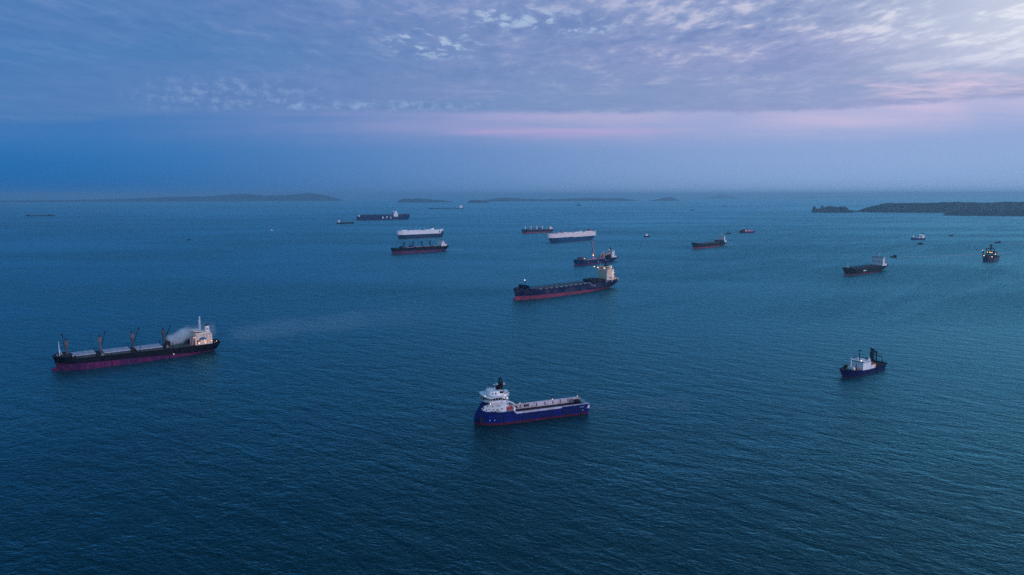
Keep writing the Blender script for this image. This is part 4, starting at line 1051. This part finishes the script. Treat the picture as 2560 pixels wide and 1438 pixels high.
# ---- tankers and small craft
def tanker(label, loc, h, L, B, zd, house_x, hz, hullm, lx, hm=None):
    t = thing('tanker', label, 'tanker', loc, h, AN)
    hull(t, L, B, [(-L*.6, zd), (L*.42, zd), (L*.44, zd*1.25), (L*.6, zd*1.3)], (.6, .8), (hullm, BOOTD, DARK), rake=L*.02, over=L*.03, ent=(.1, .2), st=(.85, .3), bul=.3)
    MB().box(house_x-lx/2, house_x+lx/2, -B*.36, B*.36, zd, hz-3, tx=lx*.08).box(house_x, house_x+lx*.4, -B*.45, B*.45, hz-3, hz).build('accommodation_block', hm or WHITE, t)
    MB().bar((house_x, 0, hz), (house_x, 0, hz+(hz-zd)*.5), L*.004+.3, n=6).build('mast', DARK, t)
    p = MB()
    for y in (-B*.1, 0, B*.1): p.bar((-L*.3, y, zd+1.2), (L*.4, y, zd+1.2), .5, n=5)
    p.box(-2, 6, -B*.35, B*.35, zd, zd+3.2); p.build('deck_pipes', GREY, t)
    return t
tanker('small dark tanker left of the lettered container ship, white house at its left end', (-986, 4056), 14, 98, 18, 8.5, -36, 25, paint('dark_indigo_hull', (.008, .012, .04)), 11)
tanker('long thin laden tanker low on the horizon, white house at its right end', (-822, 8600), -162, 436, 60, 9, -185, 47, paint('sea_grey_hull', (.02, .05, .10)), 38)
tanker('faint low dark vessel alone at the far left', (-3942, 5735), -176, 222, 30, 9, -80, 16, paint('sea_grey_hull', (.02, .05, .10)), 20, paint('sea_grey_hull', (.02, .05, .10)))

def small_ship(name, label, cat, loc, h, L, B, zd, hullm, house, hmat, mast, group=None, bowz=1.5):
    t = thing(name, label, cat, loc, h, group)
    hull(t, L, B, [(-L, zd), (L*.1, zd), (L, zd*bowz)], (.2, .25), (hullm, BOOTD, DARK), rake=L*.04, over=L*.02, ent=(.25, .4), st=(.9, .75), bul=.5, n=24)
    x0, x1, hz = house
    MB().box(x0, x1, -B*.36, B*.36, zd-.5, (zd+hz)/2, tx=.3).box(x0+(x1-x0)*.2, x1-(x1-x0)*.1, -B*.3, B*.3, (zd+hz)/2, hz, tx=.3, ty=.2).build('wheelhouse', hmat, t)
    MB().box(x0+(x1-x0)*.3, x1-(x1-x0)*.06, -B*.305, B*.305, hz-1.4, hz-.6).build('wheelhouse_windows', PANE, t)
    xm = (x0+x1)/2
    MB().bar((xm, 0, hz), (xm, 0, mast), .32, .2, 6).box(xm-.3, xm+.3, -B*.2, B*.2, hz+(mast-hz)*.6, hz+(mast-hz)*.6+.4).build('mast', DARK, t)
    MB().bar((x0-1.5, B*.2, zd), (x0-1.5, B*.2, hz-.5), .7, n=8).bar((x0-1.5, -B*.2, zd), (x0-1.5, -B*.2, hz-.5), .7, n=8).build('funnel', DARK, t)
    w = MB().bar((-L*.32, -1.2, zd+.4), (-L*.32, 1.2, zd+.4), .9, n=8); w.build('towing_winch', GREY, t)
    return t
SB = 'small craft under way'
small_ship('tugboat', 'teal-hulled tug with white wheelhouse between the car carrier and the green feeder', 'tugboat', (537, 2722), -160, 27, 10, 4.2, paint('dark_indigo_hull', (.008, .012, .04)), (-4, 7, 13), WHITE, 22, SB)
small_ship('tugboat', 'tiny dark tug just left of the maroon ferry', 'tugboat', (922, 2912), -175, 22, 8, 3.6, BLACK, (-1, 5, 9), paint('dim_pink_house', (.3, .2, .25)), 13, SB)
small_ship('tugboat', 'low black tug with raised stern house right of the green-roofed container ship', 'tugboat', (1009, 1802), -178, 17, 7, 2.4, BLACK, (-7, -1, 6.4), BLACK, 8.5, SB)
small_ship('motor_boat', 'tiny dark boat with pale top just below the small blue coaster', 'motor boat', (1362, 2277), -178, 19, 6, 3.0, BLACK, (-5, 3, 5.6), DARK, 8.6, SB, bowz=1.2)
small_ship('motor_boat', 'flat dark boat alone, right of the small blue coaster', 'motor boat', (1756, 2733), 175, 17, 6, 2.6, BLACK, (-4, 3, 4.6), DARK, 6, SB, bowz=1.2)
small_ship('motor_boat', 'dark speeding boat with a white wake just above the lamp-lit ship', 'motor boat', (1660, 2333), 165, 17, 6, 3.2, paint('blue_grey_boat', (.02, .045, .09)), (-7, 0, 6.5), paint('blue_grey_boat', (.02, .045, .09)), 8, SB)
small_ship('motor_boat', 'tiny white boat alone on the open water at left', 'motor boat', (-1148, 3268), 170, 15, 6, 2.6, WHITE, (-4, 4, 6.2), WHITE, 8.5, SB, bowz=1.3)
small_ship('motor_boat', 'tiny flat dark boat alone on the open water at left', 'motor boat', (-1217, 2571), -178, 15, 6, 2.2, BLACK, (-5, -1, 3.4), BLACK, 4.4, SB, bowz=1.1)
small_ship('fishing_boat', 'faint dark vessel just under the middle islands near the horizon', 'boat', (1054, 10950), -172, 78, 20, 12, DARK, (-30, -6, 22), DARK, 30, SB, bowz=1.2)
small_ship('fishing_boat', 'faint dark speck of a boat below the right-hand islets', 'boat', (1950, 7420), -175, 34, 10, 6, DARK, (-10, 2, 9), DARK, 12, SB, bowz=1.2)
small_ship('fishing_boat', 'faint low boat nearest the horizon at right, left of the wooded islet', 'boat', (3055, 9906), -173, 62, 14, 8, DARK, (-20, 4, 13), DARK, 18, SB, bowz=1.2)

def coaster():
    t = thing('coastal_ship', 'small blue coaster with white house aft and lit white spots at right', 'coaster', (1493.8, 2513.6), -158, AN)
    nb = paint('coaster_blue', (.006, .02, .11))
    hull(t, 66, 14, [(-40, 6), (-16, 5.6), (-15, 4.4), (18, 4.4), (20, 7.2), (40, 8)], (.4, .5), (nb, BOOTD, DECKG), rake=3, over=3, ent=(.2, .3), st=(.85, .5), bul=.6, n=36)
    deckhouse(t, -28, -14, 5.6, 5, 14, 3, WHITE); MB().box(-24, -16, -5, 5, 14, 17).build('bridge', WHITE, t)
    MB().bar((-20, 0, 17), (-20, 0, 25), .9, .4, 7).box(-22, -19, -1.6, 1.6, 20, 23).build('mast', BLACK, t)
    hatch(t, -12, 16, 4.6, 4, 6.8, HATCH, DARK, 5); foremast(t, 24, 7, 16, WHITE, .5)
    for p in ((24, 0, 13), (-14, 4.4, 17.6), (-14, -3, 17.6), (-6, 3, 8)): lamp(t, p, .95, 0, True)
    return t
coaster()

def ferry():
    t = thing('ferry', 'maroon and pink double-deck ferry moving left with a faint wake', 'ferry', (1027.9, 2998.3), -158, SB)
    mr = paint('maroon_hull', (.035, .012, .035))
    hull(t, 74, 18, [(-50, 6), (20, 6), (50, 7)], (.4, .5), (mr, BOOTD, DARK), rake=3, over=2, ent=(.2, .3), st=(.95, .8), bul=.6, n=30)
    MB().box(-30, 14, -7.6, 7.6, 5.5, 10, tx=1.5).build('lower_saloon', paint('pink_saloon', (.50, .26, .32)), t)
    MB().box(-14, 12, -6.6, 6.6, 10, 14.2, tx=2, ty=.4).build('upper_saloon', WHITE, t)
    MB().box(-8, 4, -6.9, 6.9, 8, 13.8).build('side_stripe', RED, t)
    MB().box(10, 26, -6.6, 6.6, 6, 13, tx=2.5, ty=.8).box(26, 32, -5.4, 5.4, 6, 10, tx=1).build('bridge', mr, t)
    MB().box(-26, 20, -7, 7, 14.3, 14.9).bar((4, 0, 14.9), (4, 0, 19), .6, n=6).box(-8, -4, -2, 2, 14.9, 17.6).build('roof', DARK, t)
    w = MB()
    for k in range(12): w.box(-28+k*3.4, -26.4+k*3.4, 7.5, 7.66, 7.6, 8.8)
    split(w, 'window', PANE, t)
    return t
ferry()

# ---- wakes: thin broken foam on the water
def wake(pts, w0, w1, dens):
    w0 *= 1.5; w1 *= 1.5; dens *= 1.4
    m, tt, b, out = new_mat('foam')
    g = tt.node('ShaderNodeNewGeometry').outputs['Position']
    n = tt.noise(tt.mapping(g, scale=(1, 1, 0)), .22, 4, .7)
    tr = tt.node('ShaderNodeBsdfTransparent'); mx = tt.node('ShaderNodeMixShader')
    tt.put(b.inputs['Base Color'], (.75, .78, .82)); b.inputs['Roughness'].default_value = .8
    tt.put(mx.inputs[0], tt.m('MULTIPLY', tt.step(n, .38, .66), dens)); tt.l.new(tr.outputs[0], mx.inputs[1]); tt.l.new(b.outputs[0], mx.inputs[2]); tt.l.new(mx.outputs[0], out.inputs[0])
    V = []; F = []; n_ = len(pts)
    for i, (x, y) in enumerate(pts):
        a = Vector(pts[max(0, i-1)]); c = Vector(pts[min(n_-1, i+1)]); d = (c-a).normalized(); q = i/(n_-1); w = w0+(w1-w0)*q
        V += [(x-d.y*w, y+d.x*w, .35), (x+d.y*w, y-d.x*w, .35)]
    for i in range(n_-1): F.append((2*i, 2*i+1, 2*i+3, 2*i+2))
    o = bpy.data.objects.new('wake', plain_mesh('wake', V, F, m)); COL.objects.link(o); o['kind'] = 'stuff'; o['label'] = 'thin white wake foam trailing on the water'
wake([(1018, 1803), (1070, 1812), (1150, 1836), (1260, 1872), (1400, 1920)], 3, 9, .55)
wake([(1668, 2331), (1700, 2290), (1740, 2225), (1800, 2130)], 3, 8, .6)
wake([(1064, 3013), (1120, 3035), (1200, 3062), (1290, 3085)], 4, 14, .35)
wake([(-285, 2752), (-215, 2800), (-120, 2850), (0, 2880)], 5, 14, .3)
wake([(-196, 2072), (-178, 2085), (-150, 2100)], 4, 8, .5)
wake([(705, 2240), (722, 2262), (745, 2290)], 5, 8, .5)
wake([(59, 509), (77, 520), (95, 527), (118, 529), (141, 524)], 4, 12, .06)
wake([(296, 2555), (330, 2590), (380, 2625)], 4, 9, .35)

# ================================================================== ISLANDS
GREEN = None
def island_material(name, c1, c2):
    m, t, b, out = new_mat(name)
    p = t.node('ShaderNodeNewGeometry').outputs['Position']
    n = t.noise(p, 1/28.0, 4, .7); n2 = t.noise(p, 1/220.0, 2, .5)
    t.put(b.inputs['Base Color'], t.mix(t.step(t.m('ADD', n, t.m('MULTIPLY', n2, .5)), .55, .95), c1, c2)); b.inputs['Roughness'].default_value = .9
    b.inputs['Specular IOR Level'].default_value = .15
    return m
WOOD = island_material('forest_canopy', (.011, .021, .024), (.018, .033, .030))
SAND = paint('shore_rock', (.05, .055, .06), .8, .5)
from mathutils import noise as mn
def island(p0, p1, prof, depth, wood=True, crown=11.0, seed=0, rough=6.0, curve=0.0):
    """land with a wooded top; p0->p1 the seaward shore, prof [(t, height)]"""
    if p0[1] > 12000: prof = [(a, b*.76) for a, b in prof]
    p0, p1 = Vector((*p0, 0)), Vector((*p1, 0)); ax = p1-p0; L = ax.length; ax.normalize(); nv = Vector((-ax.y, ax.x, 0))
    if nv.y < 0: nv = -nv
    step = crown*.42; nx = min(700, int(L/step)); ny = min(46, max(8, int(depth/(step*2.2))))
    V = []
    for i in range(nx+1):
        t = i/nx; h = interp(prof, t); wd = depth*(.45+.55*math.sin(math.pi*min(1, max(0, t))))*(.35+.65*min(1, h/25))
        sh = 14*mn.noise(Vector((t*L/190, seed, 3)))+5*mn.noise(Vector((t*L/40, seed, 7)))+curve*math.sin(math.pi*t)
        for j in range(ny+1):
            v = (j/ny)**1.25; P = p0+ax*(t*L)+nv*(sh+v*wd)
            env = min(1, v*ny/3.0)**.5 if j else 0
            env *= (.62+.38*math.sin(math.pi*min(1, v*1.1+.12)))*max(0, math.cos(max(0, v-.6)/.4*math.pi/2))**.5
            q = Vector((P.x/crown, P.y/crown, seed))
            d1 = mn.voronoi(q*.8)[0][0]
            big = mn.noise(Vector((P.x/75, P.y/75, seed)))
            z = h*env*(1+.10*big)+(rough*(.75-d1)+2.5*mn.noise(q*2.3))*(1 if j and h > 4 else 0)*min(1, h/14)
            V.append((P.x, P.y, max(.0 if j else -1.0, z)-(1.0 if j in (0, ny) else 0)))
    F = [(i*(ny+1)+j, (i+1)*(ny+1)+j, (i+1)*(ny+1)+j+1, i*(ny+1)+j+1) for i in range(nx) for j in range(ny)]
    me = plain_mesh('island', V, F, WOOD)
    o = bpy.data.objects.new('island', me); COL.objects.link(o); o['kind'] = 'structure'
    return o
RES = []
def at(px, py):                                                   # a point on the sea, from the camera's measured geometry
    u = (px-1280)/1707.0; v = -(py-719)/1707.0; r = R(.12); u, v = math.cos(r)*u-math.sin(r)*v, math.sin(r)*u+math.cos(r)*v
    p = R(7.69); dy = math.cos(p)+v*math.sin(p); dz = -math.sin(p)+v*math.cos(p); k = -165/dz
    return (u*k, dy*k)
# wooded islet and the large island at right
island(at(2033, 534.6), at(2134, 535.4), [(0, 26), (.03, 48), (.1, 34), (.2, 36), (.25, 46), (.3, 40), (.42, 54), (.55, 54), (.64, 46), (.7, 54), (.82, 50), (.9, 28), (1, 6)], 170, seed=1, crown=13, rough=8)
island(at(2126, 534.6), at(2172, 533.8), [(0, 12), (.2, 16), (.35, 10), (.6, 13), (.9, 16), (1, 20)], 60, seed=2, crown=9)
island(at(2164, 534.6), at(2700, 538.5), [(0, 8), (.02, 34), (.05, 50), (.08, 62), (.12, 76), (.2, 80), (.26, 82), (.32, 80), (.38, 86), (.48, 90), (.58, 84), (.7, 88), (.8, 94), (1, 94)], 700, seed=3, crown=15, rough=9, curve=-60)
island(at(2361, 543.4), at(2700, 547.5), [(0, 4), (.04, 20), (.1, 28), (.2, 34), (.4, 38), (.6, 40), (1, 44)], 420, seed=4, crown=13, rough=8)
# hazy islands of the middle distance
for k, (x0, x1, y, hs, dp) in enumerate((
    (995, 1134, 505.5, [(0, 20), (.05, 90), (.15, 120), (.25, 95), (.38, 125), (.5, 100), (.62, 85), (.8, 60), (1, 15)], 500),
    (1170, 1226, 507.0, [(0, 20), (.12, 70), (.3, 90), (.6, 70), (.8, 50), (1, 10)], 300),
    (1215, 1596, 503.5, [(0, 40), (.08, 110), (.15, 130), (.25, 85), (.4, 60), (.55, 80), (.7, 110), (.8, 80), (.88, 95), (1, 15)], 700),
    (1627, 1700, 504.0, [(0, 10), (.3, 50), (.55, 120), (.75, 135), (.9, 80), (1, 15)], 400),
    (1765, 1848, 498.5, [(0, 20), (.3, 90), (.55, 230), (.7, 150), (.85, 110), (1, 30)], 600),
    (1905, 1926, 497.0, [(0, 30), (.5, 110), (1, 20)], 300),
    (1980, 2190, 498.0, [(0, 20), (.2, 60), (.5, 50), (.7, 90), (1, 20)], 500))):
    island(at(x0, y), at(x1, y), hs, dp, seed=10+k, crown=46, rough=14)
# the long ridge at far left
island(at(-260, 500.6), at(858, 500.6), [(0, 30), (.3, 50), (.42, 75), (.5, 130), (.58, 170), (.66, 190), (.73, 290), (.77, 260), (.80, 215), (.86, 235), (.91, 330), (.94, 270), (.97, 170), (1, 20)], 3200, seed=30, crown=70, rough=22)

# two trees standing clear on the islet's left end, and one further along
def tree(p, h, label):
    t = thing('tree', label, 'tree', p, 0, 'trees standing clear on the islet')
    MB().bar((0, 0, 0), (0, 0, h*.8), h*.035, h*.012, 6).bar((0, 0, h*.5), (h*.16, 0, h*.8), h*.014, n=4).bar((0, 0, h*.45), (-h*.15, 0, h*.75), h*.014, n=4).build('trunk', DARK, t)
    mb = MB(); rn = random.Random(int(p[0]))
    for k in range(260):
        a = rn.random()*2*math.pi; u = rn.random(); z = h*(.5+.5*u); rr = h*.28*math.sin(math.pi*min(1, .2+.75*u))*(.4+.6*rn.random())
        c = Vector((rr*math.cos(a), rr*math.sin(a), z)); e = h*.05*(.6+rn.random()); d1 = Vector((rn.uniform(-1, 1), rn.uniform(-1, 1), rn.uniform(-.6, .6)))*e; d2 = Vector((rn.uniform(-1, 1), rn.uniform(-1, 1), rn.uniform(-.6, 1)))*e
        mb.add([c-d1, c+d2, c+d1, c-d2], [(0, 1, 2, 3)])
    mb.build('crown', WOOD, t)
tree((at(2037, 534.6)[0], at(2037, 534.6)[1]+10), 56, 'tall tree at the left tip of the wooded islet')
tree((at(2059, 534.6)[0], at(2059, 534.6)[1]+30), 62, 'tall tree rising above the canopy left of the islet\'s middle')

# ================================================================== MIST over the near bulk carrier
def mist():
    m = bpy.data.materials.new('mist'); m.use_nodes = True; t = NT(m.node_tree); t.n.clear()
    out = t.node('ShaderNodeOutputMaterial'); v = t.node('ShaderNodeVolumePrincipled'); v.inputs['Color'].default_value = (.96, .97, 1, 1)
    tc_ = t.node('ShaderNodeTexCoord').outputs['Object']
    s = t.node('ShaderNodeSeparateXYZ'); t.put(s.inputs[0], tc_); x, y, z = s.outputs
    # local x runs downwind; plume widens and thins
    k = t.m('MAXIMUM', x, 0.0)
    rad = t.m('ADD', 6.6, t.m('MULTIPLY', t.m('MINIMUM', k, 40.0), .10))
    cz = t.m('ADD', 14.5, t.m('MULTIPLY', t.m('MINIMUM', k, 26.0), .30))
    rr = t.m('SQRT', t.m('ADD', t.m('POWER', t.m('DIVIDE', y, rad), 2.0), t.m('POWER', t.m('DIVIDE', t.m('SUBTRACT', z, cz), t.m('MULTIPLY', rad, .95)), 2.0)))
    n = t.noise(t.mapping(tc_, scale=(.8, 1, 1)), .13, 4, .6, .4)
    body = t.step(t.m('ADD', rr, t.m('MULTIPLY', t.m('SUBTRACT', n, .5), 1.5)), 1.15, .2)
    fall = t.m('MULTIPLY', t.step(x, -1.5, 3.0), t.step(x, 27.0, 9.0, .05, 1.0))
    t.put(v.inputs['Density'], t.m('MULTIPLY', t.m('MULTIPLY', body, fall), .30))
    t.l.new(v.outputs[0], out.inputs['Volume'])
    a = R(-141.88); bx = -379.3+math.cos(a)*(-25.5); by = 680.7+math.sin(a)*(-25.5)
    V = [(xx, yy, zz) for zz in (9.2, 40) for xx, yy in ((-3, -11), (48, -18), (48, 18), (-3, 11))]
    o = bpy.data.objects.new('smoke', plain_mesh('smoke', V, [(3,2,1,0),(4,5,6,7),(0,1,5,4),(1,2,6,5),(2,3,7,6),(3,0,4,7)], m))
    COL.objects.link(o); o.location = (bx, by, 0); o.rotation_euler = (0, 0, a+math.pi); o['kind'] = 'stuff'; o['label'] = 'pale mist blowing from the aft hold of the near bulk carrier'
    # thin drift of the same mist over the water downwind
    m2 = bpy.data.materials.new('mist_drift'); m2.use_nodes = True; t = NT(m2.node_tree); t.n.clear()
    out = t.node('ShaderNodeOutputMaterial'); v = t.node('ShaderNodeVolumePrincipled'); v.inputs['Color'].default_value = (.66, .88, 1, 1)
    tc_ = t.node('ShaderNodeTexCoord').outputs['Object']; s = t.node('ShaderNodeSeparateXYZ'); t.put(s.inputs[0], tc_); x, y, z = s.outputs
    n = t.noise(t.mapping(tc_, scale=(.5, 1, 1)), .035, 4, .6, .5)
    w = t.m('ADD', 30.0, t.m('MULTIPLY', x, .20))
    g = t.m('ABSOLUTE', t.m('DIVIDE', y, w)); gz = t.m('ABSOLUTE', t.m('DIVIDE', t.m('SUBTRACT', z, 14.0), 13.0))
    d = t.m('MULTIPLY', t.step(t.m('ADD', t.m('ADD', g, gz), t.m('MULTIPLY', t.m('SUBTRACT', n, .5), 1.6)), 1.3, .1), t.step(x, 300.0, 0.0))
    t.put(v.inputs['Density'], t.m('MULTIPLY', t.m('MULTIPLY', d, t.step(x, 0.0, 25.0)), .0045)); t.l.new(v.outputs[0], out.inputs['Volume'])
    V = [(xx, yy, zz) for zz in (1.0, 30) for xx, yy in ((0, -46), (300, -120), (300, 120), (0, 46))]
    o = bpy.data.objects.new('smoke', plain_mesh('smoke', V, [(3,2,1,0),(4,5,6,7),(0,1,5,4),(1,2,6,5),(2,3,7,6),(3,0,4,7)], m2))
    COL.objects.link(o); o.location = (-318, 730, 0); o.rotation_euler = (0, 0, R(34)); o['kind'] = 'stuff'; o['label'] = 'thin mist drifting over the water behind the near bulk carrier'
mist()

# ------------------------------------------------------------------ haze
hm = bpy.data.materials.new('haze_air'); hm.use_nodes = True
ht = NT(hm.node_tree); ht.n.clear()
ho = ht.node('ShaderNodeOutputMaterial'); hv = ht.node('ShaderNodeVolumePrincipled')
hv.inputs['Color'].default_value = (0.55, 0.84, 1.0, 1); hv.inputs['Density'].default_value = 5.6e-5; hv.inputs['Anisotropy'].default_value = 0.45
ht.l.new(hv.outputs[0], ho.inputs['Volume'])
a0, a1, b0, b1, c0, c1 = -80500, 80500, -3500, 80500, -1.0, 300.0
V = [(x, y, z) for z in (c0, c1) for x, y in ((a0, b0), (a1, b0), (a1, b1), (a0, b1))]
hz = bpy.data.objects.new('haze', plain_mesh('haze', V, [(3,2,1,0),(4,5,6,7),(0,1,5,4),(1,2,6,5),(2,3,7,6),(3,0,4,7)], hm))
COL.objects.link(hz); hz['kind'] = 'stuff'; hz['label'] = 'thin blue sea haze over the whole anchorage'
